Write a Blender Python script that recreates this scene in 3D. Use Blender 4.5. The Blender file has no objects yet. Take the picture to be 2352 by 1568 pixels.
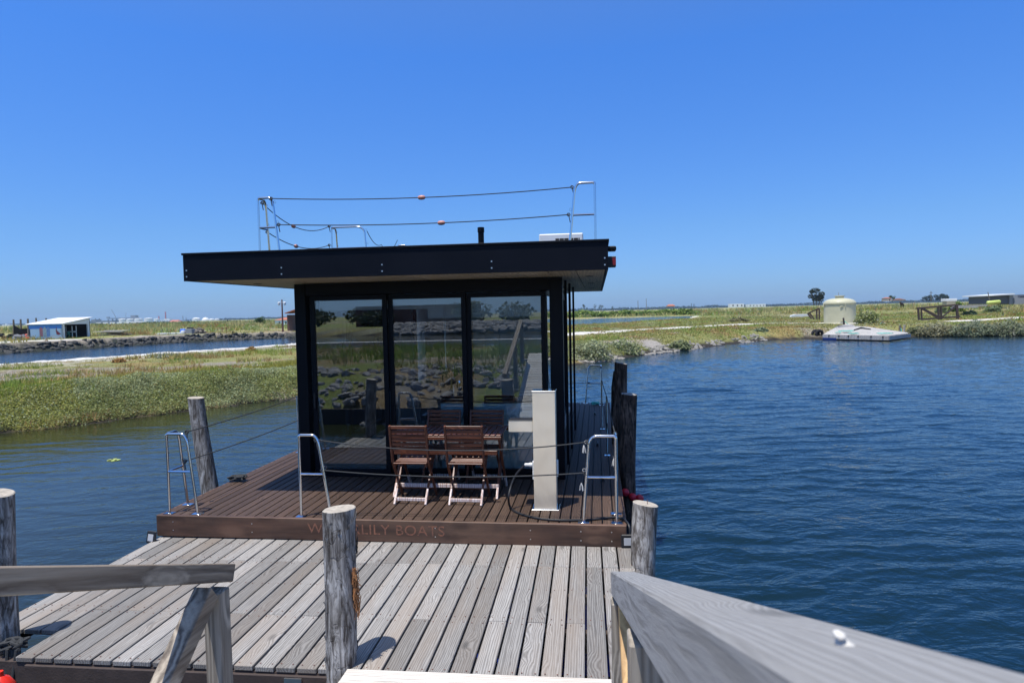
import bpy, bmesh, math, random
import numpy as np
from mathutils import Matrix, Vector, Quaternion
random.seed(7); RNG = np.random.default_rng(11)
S = bpy.context.scene; COL = S.collection
rad = math.radians

# ---------------------------------------------------------------- camera
F = 1500.0                                        # focal length in pixels of a 2352 px wide frame
CR = np.array([0.99322324, 0.11350712, -0.02497444]); CU = np.array([0.01975462, 0.04688124, 0.99870511]); CW = np.array([-0.11453097, 0.99243049, -0.04432125])
CO = np.array([0, 0, 2.72])
cam = bpy.data.cameras.new('camera'); camo = bpy.data.objects.new('camera', cam); COL.objects.link(camo)
cam.sensor_width = 36; cam.lens = F / 2352 * 36; cam.clip_start = .05; cam.clip_end = 20000
camo.matrix_world = Matrix(((CR[0], CU[0], -CW[0], CO[0]), (CR[1], CU[1], -CW[1], CO[1]), (CR[2], CU[2], -CW[2], CO[2]), (0, 0, 0, 1)))
cam.dof.use_dof = True; cam.dof.focus_distance = 9; cam.dof.aperture_fstop = 9
S.camera = camo
# ---------------------------------------------------------------- light
SUN = Vector((-.48, -.63, 2.83)).normalized()
sun = bpy.data.lights.new('sun', 'SUN'); suno = bpy.data.objects.new('sun', sun); COL.objects.link(suno)
sun.energy = 4.2; sun.angle = rad(.53); sun.color = (1, .965, .91)
suno.rotation_euler = SUN.to_track_quat('Z', 'Y').to_euler()
W = bpy.data.worlds.new('World'); S.world = W; W.use_nodes = True
wn = W.node_tree; bg = wn.nodes['Background']
sky = wn.nodes.new('ShaderNodeTexSky'); sky.sky_type = 'NISHITA'; sky.sun_disc = False
sky.sun_elevation = math.asin(SUN.z); sky.sun_rotation = math.atan2(SUN.x, SUN.y)
sky.air_density = 1.0; sky.dust_density = .5; sky.ozone_density = 1.0; sky.altitude = 0
# the deep blue of a clear Atlantic summer noon: one tint over the whole sky, a little greyer towards the sea haze
geo = wn.nodes.new('ShaderNodeTexCoord'); sep = wn.nodes.new('ShaderNodeSeparateXYZ'); wn.links.new(geo.outputs['Generated'], sep.inputs[0])
rmp = wn.nodes.new('ShaderNodeValToRGB'); wn.links.new(sep.outputs['Z'], rmp.inputs[0]); el = rmp.color_ramp.elements
for q, (p_, c_) in zip([el[0], el[1], el.new(.5), el.new(.6)], ((0, (.235, .39, .79)), (.045, (.24, .41, .78)), (.12, (.25, .44, .76)), (.36, (.225, .52, 1)))): q.position = p_; q.color = (*c_, 1)
mul = wn.nodes.new('ShaderNodeMix'); mul.data_type = 'RGBA'; mul.blend_type = 'MULTIPLY'; mul.inputs[0].default_value = 1
wn.links.new(sky.outputs[0], mul.inputs[6]); wn.links.new(rmp.outputs[0], mul.inputs[7]); wn.links.new(mul.outputs[2], bg.inputs[0])
bg.inputs[1].default_value = .15
S.view_settings.view_transform = 'Standard'; S.view_settings.look = 'None'; S.view_settings.exposure = 0.4; S.view_settings.gamma = 1
S.render.engine = 'CYCLES'
S.cycles.max_bounces = 8; S.cycles.transparent_max_bounces = 16; S.cycles.glossy_bounces = 5
S.cycles.caustics_reflective = True; S.cycles.sample_clamp_indirect = 4
S.cycles.use_denoising = True

# ---------------------------------------------------------------- helpers
def at(px, py, z=None, Y=None):
    """a pixel of the photograph (2352 wide) met with the plane of height z, or at distance Y"""
    d = (px - 1176) * CR + (784 - py) * CU + F * CW
    t = (z - CO[2]) / d[2] if z is not None else Y / d[1]
    return CO + d * t
def prj(q):
    v = np.asarray(q) - CO; return 1176 + F * (v @ CR) / (v @ CW), 784 - F * (v @ CU) / (v @ CW)
XF = Matrix.Identity(4)
BOAT = Matrix.Translation((-2.1, 6.4, .62)) @ Matrix.Rotation(rad(-.9), 4, 'Z') @ Matrix.Rotation(rad(.3), 4, 'Y') @ Matrix.Translation((2.1, -6.4, -.62))
ORG = {}
def tag(o, label=None, cat=None, group=None, kind=None):
    if label: o['label'] = label
    if cat: o['category'] = cat
    if group: o['group'] = group
    if kind: o['kind'] = kind
    return o
def thing(name, label, cat, loc, group=None):
    o = bpy.data.objects.new(name, None); COL.objects.link(o)
    o.empty_display_size = .1
    w = XF @ Vector(loc); o.location = w; ORG[o.name] = Vector(w)
    return tag(o, label, cat, group)
def link(name, me, mat, parent, w):
    """w: world origin of the mesh data's coordinates"""
    if mat is not None and not me.materials: me.materials.append(mat)
    o = bpy.data.objects.new(name, me); COL.objects.link(o)
    if parent is not None:
        o.parent = parent; o.location = Vector(w) - ORG[parent.name]
    else: o.location = w
    ORG[o.name] = Vector(w)
    return o
def rotm(r):
    from mathutils import Euler
    return Euler(r).to_matrix() if not isinstance(r, Matrix) else r.to_3x3()
class MB:
    def __init__(s): s.v = []; s.f = []; s.sm = []
    def add(s, vs, fs, smooth=False):
        n = len(s.v); s.v += [tuple(v) for v in vs]; s.f += [tuple(i + n for i in f) for f in fs]; s.sm += [smooth] * len(fs); return s
    def box(s, c, d, r=None, bev=0):
        x, y, z = [q / 2 for q in d]; R = rotm(r) if r is not None else None
        if bev <= 0:
            vs = [Vector((i * x, j * y, k * z)) for i in (-1, 1) for j in (-1, 1) for k in (-1, 1)]
            fs = [(0, 1, 3, 2), (4, 6, 7, 5), (0, 4, 5, 1), (2, 3, 7, 6), (0, 2, 6, 4), (1, 5, 7, 3)]
        else:
            b = min(bev, x * .9, y * .9, z * .9)
            vs = []; idx = {}
            for i in (-1, 1):
                for j in (-1, 1):
                    for k in (-1, 1):
                        for a, q in enumerate(((i * x, j * (y - b), k * (z - b)), (i * (x - b), j * y, k * (z - b)), (i * (x - b), j * (y - b), k * z))):
                            idx[(i, j, k, a)] = len(vs); vs.append(Vector(q))
            I = lambda *t: idx[t]; fs = []
            for i in (-1, 1):
                q = [I(i, -1, -1, 0), I(i, 1, -1, 0), I(i, 1, 1, 0), I(i, -1, 1, 0)]; fs.append(q if i > 0 else q[::-1])
                q = [I(-1, i, -1, 1), I(1, i, -1, 1), I(1, i, 1, 1), I(-1, i, 1, 1)]; fs.append(q[::-1] if i > 0 else q)
                q = [I(-1, -1, i, 2), I(1, -1, i, 2), I(1, 1, i, 2), I(-1, 1, i, 2)]; fs.append(q if i > 0 else q[::-1])
            for i in (-1, 1):
                for j in (-1, 1):
                    for (q, fl) in (([I(i, j, -1, 0), I(i, j, -1, 1), I(i, j, 1, 1), I(i, j, 1, 0)], i * j),
                                    ([I(-1, i, j, 1), I(-1, i, j, 2), I(1, i, j, 2), I(1, i, j, 1)], i * j),
                                    ([I(i, -1, j, 2), I(i, -1, j, 0), I(i, 1, j, 0), I(i, 1, j, 2)], i * j)):
                        fs.append(q if fl > 0 else q[::-1])
                    for k in (-1, 1):
                        q = [I(i, j, k, 0), I(i, j, k, 1), I(i, j, k, 2)]; fs.append(q if i * j * k > 0 else q[::-1])
        c = Vector(c)
        return s.add([(R @ v if R is not None else v) + c for v in vs], fs)
    def beam(s, a, b, w, h, up=(0, 0, 1), bev=0):
        """box from a to b, w across, h along up"""
        a = Vector(a); b = Vector(b); y = (b - a); L = y.length; y.normalize()
        x = y.cross(Vector(up)).normalized(); z = x.cross(y)
        R = Matrix((x, y, z)).transposed()
        return s.box((a + b) / 2, (w, L, h), R, bev)
    def tube(s, pts, r, n=8, cap=True):
        P = [Vector(p) for p in pts]; m = len(P); vs = []; fs = []
        rs = r if hasattr(r, '__len__') else [r] * m
        prev = None
        for i, p in enumerate(P):
            t = (P[min(i + 1, m - 1)] - P[max(i - 1, 0)]).normalized()
            if prev is None: a = t.cross(Vector((0, 0, 1)) if abs(t.z) < .9 else Vector((1, 0, 0))).normalized()
            else: a = (prev - t * prev.dot(t)).normalized()
            prev = a; b = t.cross(a)
            for k in range(n):
                q = 2 * math.pi * k / n; vs.append(p + (a * math.cos(q) + b * math.sin(q)) * rs[i])
        for i in range(m - 1):
            for k in range(n):
                fs.append((i * n + k, i * n + (k + 1) % n, (i + 1) * n + (k + 1) % n, (i + 1) * n + k))
        if cap: fs.append(tuple(range(n))[::-1]); fs.append(tuple(range((m - 1) * n, m * n)))
        return s.add(vs, fs, True)
    def cyl(s, c, r, h, n=16, r2=None): return s.tube([c, (c[0], c[1], c[2] + h)], [r, r if r2 is None else r2], n)
    def lathe(s, c, prof, n=24):
        vs = []; fs = []; c = Vector(c); m = len(prof)
        for (r, z) in prof:
            for k in range(n): q = 2 * math.pi * k / n; vs.append(c + Vector((r * math.cos(q), r * math.sin(q), z)))
        for i in range(m - 1):
            for k in range(n): fs.append((i * n + k, i * n + (k + 1) % n, (i + 1) * n + (k + 1) % n, (i + 1) * n + k))
        fs.append(tuple(range(n))[::-1]); fs.append(tuple(range((m - 1) * n, m * n)))
        return s.add(vs, fs, True)
    def prism(s, poly, z0, z1):
        n = len(poly)
        vs = [(p[0], p[1], z0 if len(p) < 3 else p[2] - z0) for p in poly] + [(p[0], p[1], z1 if len(p) < 3 else p[2]) for p in poly]
        return s.add(vs, [tuple(range(n))[::-1], tuple(range(n, 2 * n))] + [(i, (i + 1) % n, n + (i + 1) % n, n + i) for i in range(n)])
    def mesh(s, name, off=Vector((0, 0, 0)), xf=None):
        M = xf if xf is not None else Matrix.Identity(4)
        me = bpy.data.meshes.new(name); me.from_pydata([M @ Vector(v) - off for v in s.v], [], s.f)
        me.polygons.foreach_set('use_smooth', s.sm); me.update()
        if any(s.sm):
            try: me.set_sharp_from_angle(angle=rad(40))
            except Exception: pass
        return me
    def build(s, name, mat, parent=None, org=None):
        if org is not None: w = XF @ Vector(org)
        elif parent is not None: w = ORG[parent.name]
        else:
            vs = [XF @ Vector(v) for v in s.v]; w = Vector((sum(v.x for v in vs) / len(vs), sum(v.y for v in vs) / len(vs), min(v.z for v in vs)))
        return link(name, s.mesh(name, w, XF), mat, parent, w)
def raw_mesh(name, V, Fc, nper, cols=None, smooth=False):
    """numpy verts (N,3) and faces (M,nper)"""
    me = bpy.data.meshes.new(name); n = len(V); m = len(Fc)
    me.vertices.add(n); me.vertices.foreach_set('co', np.asarray(V, np.float32).ravel())
    me.loops.add(m * nper); me.loops.foreach_set('vertex_index', np.asarray(Fc, np.int32).ravel())
    me.polygons.add(m); me.polygons.foreach_set('loop_start', np.arange(0, m * nper, nper, dtype=np.int32))
    me.polygons.foreach_set('use_smooth', np.full(m, smooth))
    if cols is not None:
        a = me.attributes.new('Col', 'FLOAT_COLOR', 'POINT'); c = np.ones((n, 4), np.float32); c[:, :3] = cols; a.data.foreach_set('color', c.ravel())
    me.update(calc_edges=True); me.validate(); return me
def sag(a, b, d, n=14):
    a = Vector(a); b = Vector(b); return [a.lerp(b, i / n) - Vector((0, 0, d * 4 * (i / n) * (1 - i / n))) for i in range(n + 1)]

# ---------------------------------------------------------------- materials
class NT:
    def __init__(s, name, rough=.6, metal=0, spec=.5):
        s.m = bpy.data.materials.new(name); s.m.use_nodes = True; s.t = s.m.node_tree; s.b = s.t.nodes['Principled BSDF']
        s.b.inputs['Roughness'].default_value = rough; s.b.inputs['Metallic'].default_value = metal; s.b.inputs['Specular IOR Level'].default_value = spec
    def n(s, ty, **kw):
        o = s.t.nodes.new('ShaderNode' + ty)
        for k, v in kw.items():
            if k in o.inputs.keys() or k.replace('_', ' ') in o.inputs.keys():
                i = o.inputs[k if k in o.inputs.keys() else k.replace('_', ' ')]
                if isinstance(v, bpy.types.NodeSocket): s.t.links.new(v, i)
                else: i.default_value = v
            else: setattr(o, k, v)
        return o
    def l(s, a, b): s.t.links.new(a, b)
    def ramp(s, fac, stops):
        o = s.t.nodes.new('ShaderNodeValToRGB'); s.l(fac, o.inputs[0]); e = o.color_ramp.elements
        while len(e) < len(stops): e.new(.5)
        for q, (p, c) in zip(e, stops): q.position = p; q.color = (*c, 1) if len(c) == 3 else c
        return o.outputs[0]
    def mix(s, fac, a, b, mode='MIX'):
        o = s.t.nodes.new('ShaderNodeMix'); o.data_type = 'RGBA'; o.blend_type = mode
        for i, v in ((0, fac), (6, a), (7, b)):
            if isinstance(v, bpy.types.NodeSocket): s.l(v, o.inputs[i])
            else: o.inputs[i].default_value = v if i == 0 else ((*v, 1) if len(v) == 3 else v)
        return o.outputs[2]
    def math(s, op, a, b=0.0):
        o = s.t.nodes.new('ShaderNodeMath'); o.operation = op
        for i, v in ((0, a), (1, b)):
            if isinstance(v, bpy.types.NodeSocket): s.l(v, o.inputs[i])
            else: o.inputs[i].default_value = v
        return o.outputs[0]
    def vmath(s, op, a, b):
        o = s.t.nodes.new('ShaderNodeVectorMath'); o.operation = op
        for i, v in ((0, a), (1, b)):
            if isinstance(v, bpy.types.NodeSocket): s.l(v, o.inputs[i])
            else: o.inputs[i].default_value = v
        return o.outputs[0]
    def obj(s, shift=True):
        c = s.n('TexCoord').outputs['Object']
        if not shift: return c
        r = s.n('ObjectInfo').outputs['Random']
        v = s.n('CombineXYZ', X=s.math('MULTIPLY', r, 37.), Y=s.math('MULTIPLY', r, 91.), Z=s.math('MULTIPLY', r, 13.)).outputs[0]
        return s.vmath('ADD', c, v)
    def noise(s, vec, scale, detail=4, rough=.55, dist=0):
        return s.n('TexNoise', Vector=vec, Scale=scale, Detail=detail, Roughness=rough, Distortion=dist).outputs[0]
    def bump(s, h, strength=.3, dist=.01, normal=None):
        o = s.n('Bump', Height=h, Strength=strength, Distance=dist)
        if normal is not None: s.l(normal, o.inputs['Normal'])
        s.l(o.outputs[0], s.b.inputs['Normal']); return o.outputs[0]
    def col(s, c):
        if isinstance(c, bpy.types.NodeSocket): s.l(c, s.b.inputs['Base Color'])
        else: s.b.inputs['Base Color'].default_value = (*c, 1)
        return s
def plain(name, c, rough=.6, metal=0, var=.12, scale=6, spec=.5, bump=0, bscale=60):
    t = NT(name, rough, metal, spec); v = t.obj()
    f = t.noise(v, scale, 5, .6)
    t.col(t.mix(f, tuple(q * (1 - var * 1.6) for q in c), tuple(min(1, q * (1 + var * 1.2)) for q in c)))
    t.l(t.math('ADD', t.math('MULTIPLY', f, .25), rough - .12), t.b.inputs['Roughness'])
    if bump: t.bump(t.noise(v, bscale, 5, .6), bump, .01)
    return t.m
def wood(name, light, dark, warm, rough=.75, ax='Y', grain=70, bump=.35, obj_var=.35, knots=True, wear=None):
    t = NT(name, rough, spec=.25); v = t.obj()
    sc = {'Y': (1, .045, 1), 'X': (.045, 1, 1), 'Z': (1, 1, .045)}[ax]
    sc2 = {'Y': (1, .16, 1), 'X': (.16, 1, 1), 'Z': (1, 1, .16)}[ax]
    lo = t.noise(t.vmath('MULTIPLY', v, sc2), 5, 3)
    # knots bend the grain round them
    kv = t.vmath('MULTIPLY', v, {'Y': (5., 2.2, 5.), 'X': (2.2, 5., 5.), 'Z': (5., 5., 2.2)}[ax])
    vo = t.n('TexVoronoi', Vector=kv, Scale=1.0); kd = vo.outputs['Distance']
    kn = t.ramp(kd, [(0, (1, 1, 1)), (.42, (0, 0, 0))])
    g = t.vmath('MULTIPLY', v, sc)
    g = t.vmath('ADD', g, t.n('CombineXYZ', X=t.math('MULTIPLY', kn, .05), Y=t.math('MULTIPLY', kn, .05), Z=t.math('MULTIPLY', lo, .10)).outputs[0])
    fine = t.noise(g, grain * 2.2, 5, .7)
    rings = t.n('TexWave', Vector=g, Scale=grain * .28, Distortion=9.0, Detail=3, Detail_Scale=1.2, wave_type='BANDS', bands_direction='X' if ax != 'X' else 'Y').outputs['Fac']
    gr = t.math('ADD', t.math('MULTIPLY', fine, .62), t.math('MULTIPLY', rings, .38))
    c = t.ramp(gr, [(.25, dark), (.5, tuple((a + b) / 2 for a, b in zip(light, dark))), (.72, light)])
    big = t.noise(t.vmath('MULTIPLY', v, sc2), 3.1, 4, .6)
    c = t.mix(t.ramp(big, [(.45, (0, 0, 0)), (.75, (.75, .75, .75))]), c, warm)
    if knots:
        c = t.mix(t.ramp(kd, [(.0, (.8, .8, .8)), (.10, (.45, .45, .45)), (.16, (0, 0, 0))]), c, tuple(q * .55 for q in dark))
    r = t.n('ObjectInfo').outputs['Random']
    k = t.n('MapRange', Value=r, To_Min=1 - obj_var, To_Max=1 + obj_var * .55).outputs[0]
    c = t.mix(1.0, c, t.n('CombineXYZ', X=k, Y=k, Z=k).outputs[0], 'MULTIPLY')
    if wear is not None:
        wv = t.ramp(t.noise(v, 2.3, 6, .65), [(.5, (0, 0, 0)), (.66, (1, 1, 1))]); c = t.mix(t.math('MULTIPLY', wv, .5), c, wear)
    t.col(c)
    t.bump(gr, bump, .006)
    return t.m
M = {}
M['grey_wood'] = wood('weathered_grey_wood', (.355, .338, .312), (.155, .145, .133), (.25, .20, .155), rough=.8, obj_var=.32)
M['grey_woodX'] = wood('weathered_grey_wood_across', (.72, .69, .63), (.42, .38, .33), (.5, .42, .33), ax='X', obj_var=.1)
M['rail_wood'] = wood('railing_wood', (.40, .34, .26), (.075, .058, .045), (.32, .23, .15), rough=.6, grain=26, bump=.3, obj_var=.05)
M['rail_light'] = wood('railing_wood_silvered', (.36, .355, .345), (.20, .195, .185), (.30, .285, .26), rough=.65, grain=110, bump=.4, obj_var=.05)
M['new_wood'] = wood('newer_pine', (.62, .40, .17), (.36, .2, .08), (.5, .33, .16), rough=.6, grain=30, bump=.2, ax='Z', obj_var=.1)
M['post_wood'] = wood('railing_post_wood', (.40, .36, .30), (.16, .14, .115), (.3, .24, .17), ax='Z', grain=40, obj_var=.1)
M['deck'] = wood('brown_stained_decking', (.11, .07, .048), (.034, .022, .016), (.085, .052, .036), rough=.62, grain=60, bump=.3, obj_var=.3, knots=False)
M['fascia_wood'] = wood('brown_deck_fascia', (.14, .083, .055), (.045, .027, .02), (.19, .10, .065), rough=.55, ax='X', grain=11, bump=.15, knots=False, obj_var=.0, wear=(.05, .035, .03))
M['chair'] = wood('reddish_hardwood', (.20, .072, .038), (.065, .024, .015), (.14, .05, .028), rough=.35, ax='Z', grain=60, bump=.1, knots=False, obj_var=.15)
M['chairX'] = wood('reddish_hardwood_across', (.20, .072, .038), (.065, .024, .015), (.14, .05, .028), rough=.35, ax='X', grain=60, bump=.1, knots=False, obj_var=.2)
M['chair_pale'] = wood('hardwood_bleached_ends', (.80, .70, .64), (.42, .26, .20), (.7, .58, .5), rough=.6, ax='Z', grain=40, bump=.1, knots=False, obj_var=.1)
M['soffit'] = wood('soffit_boards', (.66, .54, .38), (.34, .26, .17), (.5, .39, .25), rough=.5, ax='Y', grain=30, bump=.1, obj_var=.15)
M['raft_wood'] = wood('raft_boards', (.50, .48, .44), (.34, .32, .29), (.36, .33, .29), ax='Y', grain=10, obj_var=.15, knots=False)
M['dark_wood'] = plain('dark_old_wood', (.06, .042, .035), .8, var=.3, scale=12, bump=.3)
M['mid_wood'] = plain('grey_brown_timber', (.2, .17, .13), .85, var=.4, scale=9, bump=.4)
M['pale_wood'] = plain('sun_bleached_timber', (.42, .37, .27), .85, var=.35, scale=5, bump=.4)
M['anthracite'] = plain('anthracite_panels', (.004, .0055, .010), .5, var=.25, scale=3, spec=.12)
M['frame_metal'] = plain('anthracite_aluminium', (.003, .004, .007), .45, var=.15, scale=4, spec=.15)
M['black'] = plain('black_plastic', (.012, .012, .013), .5, var=.2)
M['rope'] = plain('dark_grey_rope', (.035, .037, .038), .85, var=.4, scale=90)
M['rope_light'] = plain('frayed_pale_rope', (.6, .58, .53), .9, var=.3, scale=80)
M['teal_rope'] = plain('teal_rope', (.10, .52, .42), .8, var=.3, scale=30)
M['white'] = plain('white_paint', (.78, .78, .75), .5, var=.07, scale=2)
M['offwhite'] = plain('offwhite_plastic', (.68, .69, .66), .45, var=.06, scale=4)
M['lamp_glass'] = plain('floodlight_glass', (.42, .43, .44), .15, var=.1, scale=3)
M['float'] = plain('pink_float', (.55, .24, .17), .45, var=.2, scale=20)
M['red'] = plain('red_fender', (.55, .012, .03), .45, var=.25, scale=8)
M['orange_red'] = plain('red_buoy', (.8, .03, .012), .3, var=.1)
M['ind_blue'] = plain('dark_blue_float', (.01, .03, .16), .5)
M['blue'] = plain('blue_drum', (.01, .06, .55), .4, var=.15)
M['red_lamp'] = plain('red_lamp', (.25, .01, .01), .3, var=.1)
M['steel'] = NT('polished_steel', .13, 1).col((.72, .73, .74)).m
M['screw'] = NT('screw_head', .35, 1).col((.7, .7, .68)).m
M['tank'] = plain('cream_green_fibreglass', (.52, .495, .33), .38, var=.14, scale=1.4)
M['tank_ind'] = plain('storage_tank_white', (.74, .73, .68), .5, var=.08, scale=.05)
M['concrete'] = plain('pale_concrete', (.5, .48, .44), .9, var=.2, scale=1.2, bump=.3, bscale=8)
M['ind_grey'] = plain('port_structure_grey', (.16, .19, .22), .7, var=.2, scale=.05)
M['ind_red'] = plain('port_red_paint', (.45, .07, .06), .6, var=.2, scale=.1)
M['roof_tile'] = plain('terracotta_tiles', (.42, .14, .08), .8, var=.3, scale=3)
M['stone_wall'] = plain('rough_render', (.42, .36, .29), .9, var=.25, scale=2)
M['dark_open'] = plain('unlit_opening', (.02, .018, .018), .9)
M['grey_wall'] = plain('grey_cladding', (.10, .11, .13), .7, var=.15, scale=1)
M['mid_grey'] = plain('grey_render', (.26, .27, .28), .85, var=.12, scale=.7)
M['yellow_green'] = plain('yellow_green_tank', (.52, .6, .14), .4, var=.12, scale=1)
M['net'] = plain('black_netting', (.01, .013, .012), .95, var=.4, scale=15)
M['teal_plastic'] = plain('teal_plastic', (.02, .16, .12), .5)
M['wrap_blue'] = plain('blue_wrapping', (.04, .17, .62), .5, var=.3, scale=1.5)
M['rust'] = plain('rusty_steel', (.17, .07, .05), .85, var=.4, scale=6)
M['rubber'] = plain('old_tyre_rubber', (.014, .014, .015), .8, var=.3, scale=8)
M['horse'] = plain('dark_brown_coat', (.05, .028, .018), .7)
M['float_rust'] = plain('galvanised_base', (.5, .42, .32), .4, .6)
M['cushion'] = plain('island_front', (.70, .86, .9), .35, var=.05, scale=2)
M['interior'] = plain('interior_wall', (.62, .60, .56), .8, var=.1, scale=1)
M['interior_floor'] = plain('interior_floor', (.36, .29, .22), .4, var=.2, scale=4)
M['blind'] = plain('roller_blind', (.74, .74, .72), .8, var=.04, scale=2)
M['brown_door'] = plain('brown_cupboard', (.10, .05, .028), .5, var=.2, scale=3)

# brushed stainless pedestal
t = NT('brushed_stainless', .36, .55); v = t.obj(False)
w_ = t.noise(v, 2.2, 2, .4, 1.2); t.col(t.mix(w_, (.78, .67, .50), (.94, .85, .67)))
t.bump(t.noise(t.vmath('MULTIPLY', v, (1, 1, .5)), 3.5, 2, .4, .6), .55, .03)
t.l(t.math('ADD', t.math('MULTIPLY', t.noise(t.vmath('MULTIPLY', v, (40, 40, 2)), 4, 3), .22), .22), t.b.inputs['Roughness'])
M['stainless'] = t.m
# worn orange-brown lettering
t = NT('faded_lettering', .6); v = t.obj(False)
t.col(t.mix(t.ramp(t.noise(v, 30, 5, .7), [(.42, (0, 0, 0)), (.62, (1, 1, 1))]), (.27, .11, .06), (.12, .06, .04)))
M['letters'] = t.m
# glass: partly mirror, partly clear
def glass(name, ior, tint):
    m = bpy.data.materials.new(name); m.use_nodes = True; nt = m.node_tree; nt.nodes.clear()
    o = nt.nodes.new('ShaderNodeOutputMaterial'); mx = nt.nodes.new('ShaderNodeMixShader'); tr = nt.nodes.new('ShaderNodeBsdfTransparent'); gl = nt.nodes.new('ShaderNodeBsdfGlossy'); fr = nt.nodes.new('ShaderNodeFresnel')
    fr.inputs[0].default_value = ior; tr.inputs[0].default_value = (*tint, 1); gl.inputs['Roughness'].default_value = .0
    gl.inputs[0].default_value = (.93, .97, 1, 1)
    nt.links.new(fr.outputs[0], mx.inputs[0]); nt.links.new(tr.outputs[0], mx.inputs[1]); nt.links.new(gl.outputs[0], mx.inputs[2]); nt.links.new(mx.outputs[0], o.inputs[0]); return m
M['glass'] = glass('coated_window_glass', 2.05, (.88, .93, .94))
M['glass_side'] = glass('side_window_glass', 1.6, (.8, .86, .88))
# bark piles
def bark(name, a, b, c):
    t = NT(name, .85, spec=.2); v = t.obj()
    sv = t.vmath('MULTIPLY', v, (1, 1, .16)); n1 = t.noise(sv, 22, 7, .72, 1.0); n2 = t.noise(v, 3.2, 5, .65)
    vo = t.n('TexVoronoi', Vector=t.vmath('ADD', t.vmath('MULTIPLY', v, (1, 1, .35)), t.n('CombineXYZ', X=t.math('MULTIPLY', n2, .25)).outputs[0]), Scale=14.0, feature='DISTANCE_TO_EDGE').outputs['Distance']
    cr = t.ramp(vo, [(0, (0, 0, 0)), (.025, (1, 1, 1))])
    cc = t.mix(t.ramp(n2, [(.38, (0, 0, 0)), (.62, (1, 1, 1))]), a, b)
    cc = t.mix(t.ramp(n1, [(.42, (1, 1, 1)), (.62, (0, 0, 0))]), cc, c)
    cc = t.mix(t.math('MULTIPLY', t.math('SUBTRACT', 1.0, cr), .5), cc, tuple(q * .4 for q in c))
    t.col(cc)
    t.bump(t.math('ADD', t.math('MULTIPLY', n1, .8), t.math('MULTIPLY', cr, .3)), .8, .012); return t.m
M['bark'] = bark('grey_flaking_bark', (.56, .545, .52), (.27, .255, .235), (.06, .052, .046))
M['bark_pale'] = bark('pale_bare_trunk', (.56, .53, .48), (.34, .31, .28), (.10, .085, .07))
M['bark_dark'] = bark('dark_brown_bark', (.24, .16, .12), (.10, .065, .05), (.025, .018, .014))
M['cut_wood'] = plain('sawn_pile_top', (.42, .37, .30), .85, var=.35, scale=25, bump=.6, bscale=50)
M['fibre'] = plain('orange_brown_fibre', (.36, .16, .06), .9, var=.5, scale=40, bump=.8)
# attribute-coloured ground and leaves
def attr_mat(name, rough=.85, nsc=9, var=.5, bump=.5, bs=14, bd=.05, fine=None, trans=0):
    t = NT(name, rough, spec=.2); c = t.n('Attribute', attribute_name='Col').outputs['Color']
    if var:
        v = t.n('NewGeometry').outputs['Position']
        n = t.noise(v, nsc, 8, .7); k = t.n('MapRange', Value=n, From_Min=.3, From_Max=.7, To_Min=1 - var, To_Max=1 + var * .8).outputs[0]
        c = t.mix(1., c, t.n('CombineXYZ', X=k, Y=k, Z=k).outputs[0], 'MULTIPLY')
        if bump: t.bump(t.noise(v, bs, 7, .7), bump, bd)
    t.col(c)
    if trans:
        tl = t.n('BsdfTranslucent'); t.l(c, tl.inputs[0]); mx = t.n('MixShader'); mx.inputs[0].default_value = trans
        t.l(t.b.outputs[0], mx.inputs[1]); t.l(tl.outputs[0], mx.inputs[2]); t.l(mx.outputs[0], t.t.nodes['Material Output'].inputs[0])
    return t.m
M['ground'] = attr_mat('marsh_ground', .9, 5, .45, .9, 6, .12)
M['leaf'] = attr_mat('leaves', .55, var=0, trans=.3)
M['rock'] = plain('grey_white_rocks', (.27, .255, .24), .9, var=.6, scale=3.5, bump=1., bscale=9)
# water
t = NT('rippled_water', .05, spec=.5); t.b.inputs['IOR'].default_value = 1.333
t.col((.003, .014, .022))
v = t.n('NewGeometry').outputs['Position']
rt = t.n('Mapping', Vector=v); rt.inputs['Rotation'].default_value = (0, 0, rad(-14)); rv = rt.outputs[0]
b1 = t.noise(t.vmath('MULTIPLY', rv, (.55, 1.0, 1)), 3.2, 3, .55, .6)
b2 = t.noise(t.vmath('MULTIPLY', rv, (.7, 1.1, 1)), 9, 3, .55, .5)
h = t.math('ADD', t.math('MULTIPLY', b1, .75), t.math('MULTIPLY', b2, .25))
sp_ = t.n('SeparateXYZ', Vector=v); shel = t.n('MapRange', Value=t.math('ADD', sp_.outputs[0], t.math('MULTIPLY', sp_.outputs[1], .35)), From_Min=-5.0, From_Max=1.5, To_Min=0.0, To_Max=1.0).outputs[0]
far = t.n('MapRange', Value=sp_.outputs[1], From_Min=24., From_Max=34., To_Min=0., To_Max=1.).outputs[0]; shel = t.math('MAXIMUM', shel, far)   # open water is rippled, the channel sheltered, shallow and murky
t.col(t.mix(shel, (.022, .026, .010), (.003, .015, .024)))
t.bump(t.math('MULTIPLY', h, t.math('ADD', t.math('MULTIPLY', shel, .65), .35)), 1.0, .055)
M['water'] = t.m

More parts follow.
